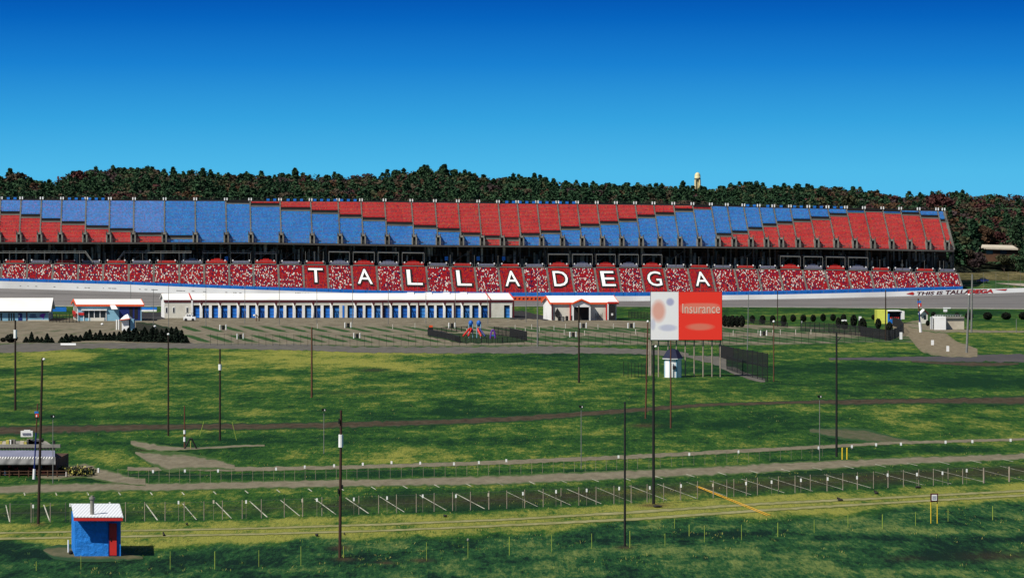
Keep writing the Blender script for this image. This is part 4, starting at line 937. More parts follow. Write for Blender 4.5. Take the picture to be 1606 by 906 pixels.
# --- white roof building at the far left
fr = Front(-40, 503, 76, 503); A, B = xy(fr.p(-40, 503)), xy(fr.p(76, 503)); ze = fr.p(0, 488.5).z; dp = 22; zr = GZ(468.5, fr.Y(0)+dp*.5)
b1 = thing('office_building', (A+B)/2, 'pale blue walled building with a broad cream roof at the left edge of the photo', 'building')
mb = MB(); gable_walls(mb, A, B, dp, -.10, ze, zr, 'bluegrey'); mb.build('wall', b1); mb = MB(); gable_roof(mb, A, B, dp, -.10, ze, zr, .6, 'wroof'); mb.build('roof', b1)
mb = MB(); fr.quad(mb, -40, 78, 487.6, 489.6, .75, 'dark', .2); mb.build('fascia', b1)
mb = MB(); fr.quad(mb, 42, 76.5, 501.5, 504, .06, 'sand', .1); mb.build('plinth', b1)
for a, b, ya, yb in ((0.5, 3.2, 491, 503), (13, 15.3, 491, 503), (17, 19, 491, 503), (20.5, 23, 491, 503)): mb = MB(); fr.quad(mb, a, b, ya, yb, .05, 'glass', .08); mb.build('window', b1)
mb = MB(); fr.quad(mb, 28.5, 34.8, 491, 505, .07, 'navy', .1); dd = mb.build('door', b1); mb = MB(); fr.quad(mb, 29.4, 30.6, 494, 497, .10, 'white', .03); mb.build('notice', dd)
mb = MB(); fr.quad(mb, 41.2, 42.8, 490, 505, .12, 'maroon', .12); mb.build('downpipe', b1)
mb = MB()
for r, (x0, x1, yy, n) in enumerate(((47.5, 56.5, 492.6, 5), (46.3, 57.8, 495.8, 7))):
    for i in range(n): a = x0+(x1-x0)*i/n; fr.quad(mb, a, a+(x1-x0)/n*.7, yy, yy+2.2, .06, 'navy', .04)
mb.build('lettering', b1)
mb = MB(); pts = [(62.5,494),(66,491.5),(72,491.3),(69.5,496),(68,500),(66.5,498),(64,496.3),(62,497)]; mb.poly([fr.p(a, b, .08) for a, b in pts][::-1], 'purple'); mb.build('emblem', b1)
p = P(73, 471, fr.Y(73)+12); MB().box(p.x-.35, p.x+.35, p.y-.3, p.y+.3, p.z-1.2, p.z+.3, 'dark').build('chimney', b1)
# --- clubhouse with the red trimmed gable
fr = Front(122, 503, 222, 503); A, B = xy(fr.p(122, 503)), xy(fr.p(222, 503)); ze = fr.p(150, 478.6).z; dp = 13.5; zr = GZ(470.3, fr.Y(150)+dp*.5)
b2 = thing('clubhouse', (A+B)/2, 'low building with a red edged white gable and long white roof behind the conifers', 'building')
mb = MB(); gable_walls(mb, A, B, dp, -.21, ze, zr, 'bluegrey', 'white'); mb.build('wall', b2)
mb = MB(); gable_roof(mb, A, B, dp, -.21, ze, zr, .45, 'wroof', 'orange'); mb.build('roof', b2)
mb = MB(); fr.quad(mb, 131, 167, 486.5, 498, .05, 'glass', .06); wq = mb.build('window', b2); mb = MB()
for xx in (131, 139, 147.5, 156.5, 166): fr.quad(mb, xx, xx+1, 486, 503, .15, 'white', .1)
fr.quad(mb, 128, 168, 484.8, 486.6, .5, 'white', .5); mb.build('mullion', wq)
mb = MB(); fr.quad(mb, 142, 164, 498, 503, .3, 'cream', .3); mb.build('low_wall', b2)
mb = MB(); fr.quad(mb, 187, 220, 481, 502, .05, 'navy', .06); mb.build('blue_wall_panel', b2)
for xx in (203, 211): mb = MB(); fr.quad(mb, xx, xx+5, 482, 500, .09, 'dark', .06); mb.build('doorway', b2)
mb = MB(); a, b, c_, d_ = fr.p(173, 479, .5), fr.p(181, 479, .5), fr.p(187, 484.5, 3.), fr.p(177.5, 484.5, 3.); t = Vector((0,0,.15)); mb.hexa([d_, c_, b, a, d_+t, c_+t, b+t, a+t], 'white'); mb.build('awning', b2)
mb = MB(); fr.quad(mb, 123, 132, 490, 494, .3, 'red', .3); mb.build('red_awning', b2)
D = Vector((-.21*dp, dp, 0)); base = Vector((A.x-.06, A.y, 0))
def gp(f, z): q = base+D*f; q.z = z; return q
for f in (.22, .5, .78):
    mb = MB(); mb.poly([gp(f+.06, 1.9), gp(f-.06, 1.9), gp(f-.06, 3.4), gp(f, 3.7), gp(f+.06, 3.4)], 'glass'); mb.build('window', b2)
mb = MB(); base = Vector((A.x-.35, A.y, 0)); mb.poly([gp(.9, 1.4), gp(.1, 1.4), gp(.1, 2.1), gp(.9, 2.1)], 'red'); 
for k in range(4): mb.poly([gp(.25+k*.2, .7), gp(.12+k*.2, .7), gp(.12+k*.2, 1.4), gp(.25+k*.2, 1.4)], 'red')
mb.build('red_awning', b2)
mb = MB()
# --- pavilion with the central porch
fr = Front(865, 502.2, 967, 502); A, B = xy(fr.p(865, 502.2)), xy(fr.p(967, 502)); ze = fr.p(900, 475.5).z; dp = 11.; zr = GZ(465, fr.Y(900)+dp*.5)
b3 = thing('pavilion', (A+B)/2, 'white pavilion with orange eaves and a gabled central porch beside the race track', 'building')
mb = MB(); gable_walls(mb, A+Vector((0,.3,0)), B+Vector((0,.3,0)), dp, -.16, ze, zr, 'cream', 'white'); mb.build('wall', b3)
mb = MB(); gable_roof(mb, A+Vector((0,.3,0)), B+Vector((0,.3,0)), dp, -.16, ze, zr, .35, 'wroof', 'orange'); mb.build('roof', b3)
for xx, w_, k in ((865, 2, 'maroon'), (893.5, 1.5, 'red'), (896.5, 3.2, 'white'), (923.5, 2, 'white'), (950, 2, 'red'), (952.5, 2, 'white')): mb = MB(); fr.quad(mb, xx, xx+w_, 476, 501.5, .1 if k != 'white' else .3, k, .3); mb.build('pilaster', b3)
mb = MB(); o1 = 2.2; pts = [fr.p(898, 477, o1), fr.p(925.5, 477, o1), fr.p(912, 471.5, o1)]; mb.poly(pts, 'white'); mb.poly([q+Vector((0,.2,0)) for q in pts[::-1]], 'white')
fr.quad(mb, 898, 925.5, 477, 481, o1, 'white', .25)
for xx in (897.5, 923.6): fr.quad(mb, xx, xx+2.2, 480, 502.5, o1, 'white', .25)
mb.build('porch', b3)
mb = MB(); a, pk, c_ = fr.p(896.5, 477, o1+.4), fr.p(912, 470.3, o1+.4), fr.p(927.5, 477, o1+.4); dpt = Vector((0, 4.2, 0)); t = Vector((0,0,.3))
mb.hexa([a, pk, pk+dpt, a+dpt, a+t, pk+t, pk+dpt+t, a+dpt+t], 'orange'); mb.hexa([pk, c_, c_+dpt, pk+dpt, pk+t, c_+t, c_+dpt+t, pk+dpt+t], 'orange'); mb.build('porch_roof', b3)
mb = MB(); fr.quad(mb, 900, 923, 481, 501, .15, 'dark', .2); mb.build('porch_opening', b3)
mb = MB(); fr.quad(mb, 955, 965, 478, 501, .25, 'dark', .2); dq = mb.build('doorway', b3); mb = MB(); fr.quad(mb, 958.5, 961.5, 491, 494.5, .32, 'white', .05); mb.build('notice', dq)
mb = MB(); fr.quad(mb, 953, 968.5, 473, 475.6, .45, 'red', .5); mb.build('door_canopy', b3)
mb = MB(); pts = [(870.5,490),(874,482.5),(877.5,488),(878,497),(875,499),(871,496)]; mb.poly([fr.p(a, b, .12) for a, b in pts][::-1], 'dark'); mb.build('opening', b3)
mb = MB()
for i in range(9):
    a = 934+i*1.3; q = fr.p(a, 500, .5); mb.tube(q, q+Vector((0,0,random.uniform(.8,1.7))), .07, 'steel', n=5)
mb.build('rail', b3)
# things standing in front of the pavilion
for i, (xx, yy) in enumerate([(877,502),(883,503),(889,502),(892,501),(898,501.5)]):
    q = G(xx, yy+1); tt = thing('litter_bin', q, f'{nth(i)} dark bin from the left before the pavilion', 'bin', 'dark bins before the pavilion'); mb = MB(); mb.tube(q, q+Vector((0,0,.95)), .32, random.choice(['black','steel']), .36, n=10); mb.build('bin_body', tt); MB().ball(q+Vector((0,0,.98)), .36, .36, .16, 'black', 10, 4).build('lid', tt)
# --- little kiosk
fr = Front(190, 518.5, 203, 518.5); q = G(197, 518.5); ks = thing('kiosk', q, 'small white kiosk with an orange trimmed roof in front of the clubhouse', 'kiosk'); s = q.y/F
mb = MB(); mb.box(q.x-6*s, q.x+5*s, q.y, q.y+2.6, 0, 17*s, 'white'); mb.box(q.x+5*s, q.x+12.5*s, q.y+.4, q.y+2.4, 0, 18*s, 'bluegrey'); mb.box(q.x+5.2*s, q.x+6.6*s, q.y+.3, q.y+.38, 0, 17*s, 'dark'); mb.build('wall', ks)
mb = MB(); a = Vector((q.x-9*s, q.y-.6, 17*s)); b = Vector((q.x+7*s, q.y-.6, 19*s)); pk = Vector((q.x+2*s, q.y+1.2, 26*s)); pk2 = Vector((q.x-3*s, q.y+1.6, 24*s)); d1 = Vector((q.x+9*s, q.y+3, 18*s)); d0 = Vector((q.x-7*s, q.y+3, 17*s))
mb.poly([a, b, pk, pk2], 'white'); mb.poly([b, d1, pk], 'white'); mb.poly([d1, d0, pk2, pk], 'white'); mb.poly([d0, a, pk2], 'white'); mb.tube(a, b, .12, 'orange', n=4); mb.build('roof', ks)
for i, (xx, yt) in enumerate([(183, 503), (186.5, 505)]):
    q = G(xx, 517); MB().tube(q, q+Vector((0,0,2.1)), .16, 'white', n=6).build('white_post') ; tag(bpy.data.objects[-1] if False else COL.objects[-1], f'{"taller" if i == 0 else "shorter"} white post left of the kiosk', 'post', 'white posts by the kiosk')

# --- entrance hut, wall and booth at the right
fr = Front(1469, 517, 1512, 516); q = G(1490, 517)
tr = thing('white_trailer', q, 'white container cabin with a slanting awning beside the dirt track at the right', 'cabin')
mb = MB(); a, b = fr.p(1465.5, 517), fr.p(1482, 517); mb.box(a.x, b.x, a.y, a.y+4, 0, fr.p(1470, 496.5).z, 'white'); mb.build('body', tr)
mb = MB(); a, b = fr.p(1482.6, 517), fr.p(1511, 517); mb.box(a.x, b.x, a.y+1.6, a.y+4.5, 0, fr.p(1500, 499.5).z, 'tan'); mb.box(a.x, b.x, a.y+1.3, a.y+4.8, fr.p(1500, 499.4).z, fr.p(1500, 496.5).z, 'concrete'); mb.build('annex', tr)
mb = MB(); fr.quad(mb, 1460, 1464, 497, 516, -.5, 'white', .8); fr.quad(mb, 1464, 1466, 499, 516, -1.2, 'dark', .3); mb.build('door_panel', tr)
mb = MB(); fr.quad(mb, 1472.5, 1481, 504, 515.5, .04, 'cream', .04); mb.build('shutter', tr)
mb = MB(); p0, p1, p2 = fr.p(1483, 500, -1.4), fr.p(1483, 516, -1.4), fr.p(1489.5, 516, -1.4); mb.poly([p0, p1, p2], 'slateroof'); mb.tube(fr.p(1484, 500.5, -1.3), fr.p(1490.5, 516, -1.3), .12, 'white', n=4); mb.build('stair_rail', tr)
mb = MB(); 
for xx in range(1468, 1512, 4): mb.tube(fr.p(xx, 497, -1.5), fr.p(xx, 493.8, -1.5), .04, 'white', n=4)
mb.tube(fr.p(1468, 493.8, -1.5), fr.p(1511, 493.8, -1.5), .04, 'white', n=4); mb.build('roof_rail', tr)
q = G(1449, 507.5); s = q.y/F; gh = thing('gate_hut', q, 'tiny white gate hut with a red edged gable beside the flag pole', 'hut')
mb = MB(); mb.box(q.x-4.5*s, q.x+6*s, q.y, q.y+2.6, 0, 15*s, 'cream'); mb.build('wall', gh); mb = MB(); a, pk, b = Vector((q.x-6.5*s, q.y-.5, 14*s)), Vector((q.x+.5*s, q.y-.5, 21*s)), Vector((q.x+7.5*s, q.y-.5, 14*s)); D = Vector((0,3.4,0)); t = Vector((0,0,.25))
mb.poly([Vector((q.x-4.5*s, q.y-.01, 15*s)), Vector((q.x+6*s, q.y-.01, 15*s)), Vector((q.x+.5*s, q.y-.01, 20*s))], 'white'); mb.hexa([a, pk, pk+D, a+D, a+t, pk+t, pk+D+t, a+D+t], 'white'); mb.hexa([pk, b, b+D, pk+D, pk+t, b+t, b+D+t, pk+D+t], 'maroon'); mb.build('roof', gh)
mb = MB(); mb.box(q.x-.5*s, q.x+3.3*s, q.y-.06, q.y, 7*s, 13*s, 'glass'); mb.build('window', gh)
fr = Front(1377, 507.5, 1418, 507.5); q = G(1398, 507); bt = thing('display_booth', q, 'yellow and blue open booth with a dark counter front by the race track grass', 'booth')
mb = MB(); a, b, c_ = fr.p(1377, 507.5), fr.p(1392, 507.5), fr.p(1413, 507.5); 
mb.hexa([a+Vector((0,1.5,0)), b, b+Vector((0,5,0)), a+Vector((0,6.5,0)), a+Vector((0,1.5,2.95)), b+Vector((0,0,3.0)), b+Vector((0,5,3.0)), a+Vector((0,6.5,2.95))], 'ygreen'); mb.build('yellow_side', bt)
mb = MB(); zt = fr.p(1400, 488).z; mb.box(b.x+.01, c_.x, b.y+1.5, b.y+5, 0, zt, 'dark'); mb.box(b.x+.01, c_.x, b.y-.05, b.y+1.4, 0, 1.0, 'blue'); mb.box(b.x+.01, b.x+.4, b.y-.04, b.y+1.4, 1.0, zt*.8, 'blue'); mb.box(b.x, c_.x, b.y-.3, b.y+5.1, zt, zt+.18, 'white'); mb.build('counter', bt)
mb = MB(); 
for i in range(5): xx = 1396+i*3; fr.quad(mb, xx, xx+2, 497, 499, .1, 'red', .05); fr.quad(mb, xx+.3, xx+1.6, 499.2, 500.2, .12, 'cream', .05)
mb.build('lettering', bt)
mb = MB(); mb.box(c_.x+.02, c_.x+5.5*s, b.y-.1, b.y+4, 1.0, zt, 'white'); mb.build('white_side', bt)
# pole with blue and red sign, twice
def signpole(xb, yb, xt, yt, ysign, label, whitebase=True):
    q = G(xb, yb); s = q.y/F; top = P(xt, yt, q.y); t = thing('sign_pole', q, label, 'pole', 'tall poles with small blue and red signs')
    MB().tube(q, q+(top-q)*.62, .9*s*1.3, 'navy', n=8).build('pole', t) if True else None
    MB().tube(q+(top-q)*.62, top, .9*s*1.2, 'brownwood', n=8).build('pole_top', t)
    c = P(xt-.3*(xt-xb), ysign, q.y); mb = MB(); mb.box(c.x-2.8*s, c.x+3.2*s, c.y-.12, c.y-.06, c.z, c.z+3.4*s, 'blue'); mb.build('blue_sign', t); mb = MB(); mb.box(c.x-1.6*s, c.x+4*s, c.y-.16, c.y-.12, c.z-5.6*s, c.z-.2*s, 'red'); mb.box(c.x-.2*s, c.x+1.4*s, c.y-.19, c.y-.165, c.z-5.2*s, c.z-2*s, 'white'); mb.build('red_sign', t)
    MB().tube(q, q+(top-q).normalized()*16*s, 2.2*s, 'white', n=8).build('white_base', t)
signpole(53, 751, 59, 633, 648, 'tall pole with blue and red signs before the grey roofed building')
signpole(1444, 521, 1440, 468, 475, 'pole with a blue and a red sign and a white base by the gate hut')
# --- grey roofed building, bottom left
q = G(40, 746); s = q.y/F; Yb = q.y
gb = thing('concession_building', G(30, 745), 'grey roofed building with a row of black vents and a white roof sign', 'building')
def bx(mb, x0, x1, y0, y1, d0, d1, k): a = P(x0, y1, Yb); b = P(x1, y0, Yb); mb.box(a.x, b.x, Yb+d0, Yb+d1, a.z, b.z, k)
mb = MB(); bx(mb, -30, 85, 722, 746, 1.2, 9, 'rust'); mb.build('wall', gb)
mb = MB()
def slope(mb, x0, x1, y0, y1, d0, d1, k, sk0=0, sk1=0):
    a, b = P(x0, y1, Yb+d0), P(x1, y1, Yb+d0); c, d_ = P(x1+sk1, y0, Yb+d1), P(x0+sk0, y0, Yb+d1); t = Vector((0,0,-.12)); mb.hexa([a+t, b+t, c+t, d_+t, a, b, c, d_], k)
slope(mb, -30, 87, 716, 726, -.6, 1.6, 'greyroof'); mb.build('lower_roof', gb)
mb = MB(); slope(mb, -30, 86, 705.5, 716, 1.6, 3.2, 'slateroof'); mb.build('middle_roof', gb)
mb = MB(); slope(mb, -30, 86, 691, 701, 3.3, 8.5, 'roofdull', 0, -14); bx(mb, -30, 86, 700.8, 706, 3.25, 3.6, 'concrete'); mb.build('upper_roof', gb)
for i in range(19):
    xx = -3+i*4.85; mb = MB(); c = P(xx, 703.2, Yb+3.1); mb.tube(c, c+Vector((0,.5,0)), 1.75*s, 'black', n=8); mb.build('vent', gb)
mb = MB()
for i in range(23): xx = -12+i*4.3; a = P(xx, 716.3, Yb+1.5); mb.tube(a, P(xx-1.6, 719.5, Yb+.9), .05, 'white', n=4)
mb.build('roof_ribs', gb)
mb = MB(); bx(mb, 18, 37, 681.5, 691, 5.2, 5.5, 'white'); bx(mb, 23, 33, 680, 681.5, 5.2, 5.5, 'white'); sg = mb.build('roof_sign', gb)
mb = MB()
for i in range(6): bx(mb, 21+i*2.3, 22.5+i*2.3, 684.5, 687.6+(i % 2)*.4, 5.14, 5.19, 'slateroof')
mb.build('lettering', sg)
mb = MB()
for i in range(14): xx = random.uniform(-5, 60); c = P(xx, random.uniform(692, 697), Yb+6); mb.box(c.x-.15, c.x+.2, c.y-.2, c.y+.2, c.z-.2, c.z+.25, random.choice(['white','ytan','concrete','tan']))
mb.build('roof_clutter', gb)
mb = MB(); c = P(66.5, 690, Yb+6); mb.ball(c, .14, .14, .2, 'black', 8, 6); c2 = P(84.5, 696, Yb+4); mb.box(c2.x-.1, c2.x+.1, c2.y, c2.y+.2, c2.z-.25, c2.z+.3, 'black'); mb.build('roof_horn', gb)
mb = MB()
for i in range(26): xx = random.uniform(-5, 80); c = P(xx, random.uniform(730, 741), Yb+1.1); mb.box(c.x-.15, c.x+.15, c.y-.05, c.y+.05, c.z-.1, c.z+.1, random.choice(['red','rust','bluegrey','maroon','dark']))
mb.build('shop_goods', gb)
bushes = [(90,736),(97,738),(106,739),(115,742),(124,738),(133,743),(140,741),(120,741)]
for i, (xx, yy) in enumerate(bushes):
    q = G(xx, yy+4); t_ = thing('weed_bush', q, f'{nth(i)} dry yellow bush from the left beside the grey roofed building', 'bush', 'dry bushes by the grey roofed building')
    rs = np.random.default_rng(900+i); c = rs.normal(size=(140, 3))*np.array([.24,.24,.14])+np.array([0,0,.35]); c[:,2] = np.abs(c[:,2]); me = mesh_from_quads('foliage', clump_quads(c, np.full(140, .09), rs).reshape(-1,3), (rs.random(140) < .68).astype(int), [M['ytan'], M['shrub']]); o = bpy.data.objects.new('foliage', me); COL.objects.link(o); o.parent = t_
    MB().tube(q, q+Vector((0,0,.4)), .04, 'trunk', n=5).build('stem', t_)
rf = thing('rail_fence', G(50, 750), 'low dark rail fence with pale posts in front of the grey roofed building', 'fence')
mb = MB()
for a, b in (((-20,748),(105,747)),((105,747),(145,741))):
    A, B = G(*a), G(*b)
    for z in (.25, .5): mb.tube(A+Vector((0,0,z)), B+Vector((0,0,z)), .05, 'rust', n=4)
mb.build('rail', rf)
for xx in range(-15, 146, 15): yy = 748 if xx < 105 else 748-(xx-105)*.15; q = G(xx, yy); MB().tube(q, q+Vector((0,0,.6)), .06, 'rust', n=5).build('post', rf)
for i, (xx, yt, yb) in enumerate([(8, 738, 745), (104.5, 741, 747), (154.5, 735, 741)]):
    q = G(xx, yb); tt = MB().tube(q, q+Vector((0,0,.42)), .09, 'white', n=6).build('marker_post', origin=q); tag(tt, ('white marker post before the left part of the grey roof','white marker post at the rail fence corner','white marker post right of the rail fence')[i], 'post', 'white marker posts')

# --- blue shed in the foreground
q = G(115, 872); s = q.y/F; sh = thing('blue_shed', q, 'small bright blue block shed with a red door and a white tin roof', 'shed')
w1 = 73*s; dpt = 5.0; kd = -.03; hz = 58*s
D = Vector((-.30*dpt*.15, dpt, 0)); A = Vector((q.x+.10, q.y, 0)); B = A+Vector((w1-.05, .1, 0))
mb = MB(); DL = Vector((GX(112.2, q.y+dpt)-A.x, dpt, 0)); up = Vector((0,0,hz-.1)); mb.hexa([A, B, B+DL, A+DL, A+up, B+up, B+DL+up+Vector((0,0,.2)), A+DL+up+Vector((0,0,.2))], 'pinkwall'); mb.build('wall', sh)
mb = MB(); x0 = P(171.5, 870, q.y).x; x1 = P(183, 870, q.y).x; mb.box(x0, x1, A.y-.05, A.y+.1, .08, hz-.25, 'red'); dr = mb.build('door', sh); mb = MB(); mb.box(x0-.06, x0, A.y-.07, A.y+.1, .05, hz-.2, 'navy'); mb.build('frame', dr); MB().box(x0+.06, x0+.14, A.y-.10, A.y-.05, 1.05, 1.2, 'black').build('handle', dr)
mb = MB(); a = P(115.5, 811, q.y-.85); b = P(192.5, 811, q.y-.85); zr = GZ(790.5, q.y+dpt+.3); xl = P(111.5, 790, q.y+dpt+.3).x; xr = P(187, 790, q.y+dpt+.3).x; Yr = q.y+dpt+.3; T = Vector((0,0,.06))
c_, d_ = Vector((xr, Yr, zr)), Vector((xl, Yr, zr)); mb.hexa([a, b, c_, d_, a+T, b+T, c_+T, d_+T], 'rooftin'); mb.build('roof', sh)
mb = MB(); mb.hexa([a+Vector((0,.02,-.22)), b+Vector((0,.02,-.22)), b+Vector((0,.10,-.22)), a+Vector((0,.10,-.22)), a+Vector((0,.02,-.01)), b+Vector((0,.02,-.01)), b+Vector((0,.10,-.01)), a+Vector((0,.10,-.01))], 'red')
mb.tube(b+Vector((0,0,0)), c_, .05, 'white', n=4); mb.build('fascia', sh)
mb = MB(); cb = P(144.5, 806, q.y+.2); mb.tube(cb-Vector((0,0,.1)), cb+Vector((0,0,1.05)), .135, 'concrete', n=12); mb.tube(cb+Vector((0,0,1.0)), cb+Vector((0,0,1.14)), .20, 'concrete', n=12); mb.tube(cb+Vector((0,0,1.14)), cb+Vector((0,0,1.24)), .10, 'concrete', n=12); mb.build('chimney', sh)
q = G(107, 866); o = MB().tube(q, q+Vector((0,0,.85)), .05, 'white', n=8).build('marker_post', origin=q); tag(o, 'thin white post standing just left of the blue shed', 'post', 'white marker posts')
q = G(111, 869); o = MB().ball(q+Vector((0,0,.12)), .16, .16, .15, 'stone', 8, 5, .15).build('dark_stone', origin=q); tag(o, 'small dark stone at the left foot of the blue shed', 'stone', 'dark lumps lying in the grass')

# ================================================================== BILLBOARD, HUT, PLAYGROUND
Yb = GY(591); s = Yb/F
bb = thing('billboard', P(1076, 591, Yb), 'large white and red billboard on a row of slim legs', 'billboard')
def bm(nm, base, fields):
    """printed panel: soft-edged printed fields over the base colour (u,v in 0..1)"""
    m, N, L, b = newmat(nm); b.inputs['Roughness'].default_value = .6; t = N.new('ShaderNodeUVMap'); sp_ = N.new('ShaderNodeSeparateXYZ'); L.new(t.outputs[0], sp_.inputs[0]); cur = None
    def mth(op, a, c=None):
        n = N.new('ShaderNodeMath'); n.operation = op
        for i, v in enumerate((a, c)):
            if v is None: continue
            if isinstance(v, (int, float)): n.inputs[i].default_value = v
            else: L.new(v, n.inputs[i])
        return n.outputs[0]
    for (cx, cy, rx, ry, col, amt, pw) in fields:
        dx = mth('POWER', mth('ABSOLUTE', mth('DIVIDE', mth('SUBTRACT', sp_.outputs[0], cx), rx)), pw); dy = mth('POWER', mth('ABSOLUTE', mth('DIVIDE', mth('SUBTRACT', sp_.outputs[1], cy), ry)), pw)
        r = N.new('ShaderNodeMapRange'); r.inputs[1].default_value = 1.5; r.inputs[2].default_value = .45; r.inputs[3].default_value = 0; r.inputs[4].default_value = amt; L.new(mth('ADD', dx, dy), r.inputs[0])
        mi = N.new('ShaderNodeMix'); mi.data_type = 'RGBA'; L.new(r.outputs[0], mi.inputs[0]); mi.inputs[7].default_value = (*col, 1)
        if cur is None: mi.inputs[6].default_value = (*base, 1)
        else: L.new(cur, mi.inputs[6])
        cur = mi.outputs[2]
    L.new(cur, b.inputs['Base Color']); return m
mW = bm('billboard_white_panel', (.82,.80,.80), [(.28,.60,.25,.22,(.68,.22,.12),.75,2),(.70,.79,.14,.08,(.10,.13,.42),.6,2),(.62,.25,.32,.07,(.25,.28,.52),.5,2),(.08,.32,.09,.12,(.25,.27,.48),.4,2)])
mR = bm('billboard_red_panel', (.82,.028,.010), [(.50,.655,.44,.11,(.66,.24,.16),.7,4),(.50,.27,.30,.07,(.62,.22,.14),.7,2)])
ptx = mat('billboard_faded_print', (.74,.52,.42), .6, .05, 1)
def face(mb, x0, x1, y0, y1, k, out):
    a, b, c, d_ = P(x0, y1, Yb), P(x1, y1, Yb), P(x1, y0, Yb), P(x0, y0, Yb); o_ = Vector((0, -out, 0)); mb.poly([a+o_, b+o_, c+o_, d_+o_], k, [(0,0),(1,0),(1,1),(0,1)])
mb = MB(); face(mb, 1020.5, 1064, 457.5, 532.5, mW, .27); mb.build('white_panel', bb)
mb = MB(); face(mb, 1064, 1132, 457.5, 532.5, mR, .27); rp_ = mb.build('red_panel', bb)
def bt_fn(x0, x1, y0, y1): return lambda u, v: P(x0+(x1-x0)*u, y1+(y0-y1)*v, Yb)-Vector((0, .30, 0))
mb = MB(); put_text(mb, 'Insurance', bt_fn(1070, 1129, 476, 491), ptx, .0); mb.build('lettering', rp_)
mb = MB(); a, b = P(1020, 533, Yb), P(1132.5, 457, Yb); mb.box(a.x, b.x, Yb-.25, Yb+.15, a.z, b.z, 'dark'); mb.build('frame', bb)
mb = MB(); mb.box(a.x, b.x, Yb+.15, Yb+.5, a.z-.05, a.z+.1, 'steel'); mb.build('catwalk', bb)
for xx in (1033, 1048, 1061, 1075, 1089, 1103, 1117, 1130):
    q = P(xx, 591, Yb); MB().tube(q+Vector((0,.35,0)), P(xx, 500, Yb)+Vector((0,.35,0)), .095, 'timber', n=6).build('leg', bb)
for xx in (1018.5, 1021): q = P(xx, 589, Yb); MB().tube(q+Vector((0,.4,0)), P(xx, 533, Yb)+Vector((0,.4,0)), .13, 'timber', n=6).build('leg', bb)
q = G(1056, 592); s = q.y/F
hu = thing('octagonal_hut', q+Vector((0,1,0)), 'small white and blue striped hut with a dark pointed roof beneath the billboard', 'hut')
c0 = q+Vector((0, 1.3, 0)); rad = 14.5*s; mb = MB()
for k in range(8):
    a0, a1 = math.pi*2*(k+.5)/8, math.pi*2*(k+1.5)/8; p, r_ = c0+Vector((math.cos(a0)*rad, math.sin(a0)*rad, 0)), c0+Vector((math.cos(a1)*rad, math.sin(a1)*rad, 0)); u = Vector((0,0,31*s))
    m1, m2 = p.lerp(r_, .14), p.lerp(r_, .86); mb.poly([p, m1, m1+u, p+u], 'bluegrey'); mb.poly([m1, m2, m2+u, m1+u], 'white'); mb.poly([m2, r_, r_+u, m2+u], 'bluegrey')
mb.build('wall', hu)
mb = MB(); R1, R2 = 17.5*s, 9*s; z1, z2 = 30*s, 43*s
for k in range(8):
    a0, a1 = math.pi*2*(k+.5)/8, math.pi*2*(k+1.5)/8; f = lambda a, r_, z: c0+Vector((math.cos(a)*r_, math.sin(a)*r_, z)); mb.poly([f(a0,R1,z1), f(a1,R1,z1), f(a1,R2,z2), f(a0,R2,z2)], 'navyroof'); mb.poly([f(a0,R2,z2), f(a1,R2,z2), c0+Vector((0,0,z2+.15))], 'navyroof'); mb.poly([f(a0,R1,z1-.1), f(a1,R1,z1-.1), f(a1,R1,z1), f(a0,R1,z1)], 'white'); mb.poly([f(a1,R1,z1-.1), f(a0,R1,z1-.1), c0+Vector((0,0,z1-.1))], 'white')
mb.build('roof', hu)
mb = MB(); mb.box(q.x-.1, q.x+.35, q.y-.12, q.y+.1, 1.2, 1.7, 'dark'); mb.build('window', hu)
mb = MB(); mb.box(q.x-.55, q.x-.05, q.y-.10, q.y+.1, .05, 2.1, 'white'); mb.build('door', hu)
def post_fence(name, pts, h, pitch, label, k='black', r=.03, rails=(1.0, .15), group=None, fill=None):
    root = thing(name, G(*pts[0]), label, 'fence', group); mr = MB(); n = 0
    for a, b in zip(pts, pts[1:]):
        A, B = G(*a), G(*b)
        for z in rails: mr.tube(A+Vector((0,0,h*z)), B+Vector((0,0,h*z)), r*.7, k, n=4)
        if fill:
            m_ = int((B-A).length/fill)+1
            for j in range(m_): q = A.lerp(B, j/m_); mr.tube(q, q+Vector((0,0,h)), r*.55, k, n=3, cap=False)
        m_ = max(1, round(abs(b[0]-a[0])/pitch))
        for j in range(m_+(b == pts[-1])):
            q = A.lerp(B, j/m_)
            # even spacing in the ground plane
            MB().tube(q, q+Vector((0,0,h*1.05)), r*1.3, k, n=5).build('post', root); n += 1
    mr.build('rails', root); return root
post_fence('picket_fence', [(978,589),(985,591),(1012,593),(1014,601)], 2.0, 5, 'thin dark fence left of the striped hut under the billboard')
post_fence('picket_fence', [(1128,560),(1150,566),(1204,576)], 2.1, 8, 'dark dense fence on the far side of the sloping path right of the billboard', r=.05, fill=.22)
post_fence('picket_fence', [(1140,579),(1165,588),(1204,598)], 2.1, 8, 'dark fence on the near side of the sloping path right of the billboard', r=.04, fill=.45)
post_fence('picket_fence', [(330,541),(560,543),(800,541),(1000,540),(1200,540),(1390,535)], 2.0, 11.2, 'long thin dark wire fence between the gravel lot and the road', r=.022, rails=(1.0,.5))
post_fence('picket_fence', [(1256,519),(1300,522),(1350,527),(1395,534)], 1.9, 8, 'dense dark fence around the lawn with round shrubs', r=.055, fill=.22)
post_fence('picket_fence', [(1395,534),(1408,529),(1417,522),(1412,515),(1400,511)], 1.9, 5, 'curving dark fence end near the dirt path at the right', r=.05, fill=.3)
post_fence('picket_fence', [(986,499),(1020,501)], 1.6, 5, 'short dark fence right of the white pavilion', r=.05, fill=.25)
post_fence('picket_fence', [(1165,506),(1235,513)], 1.0, 9, 'low dark fence behind the first round shrubs right of the billboard', r=.05, fill=.3)
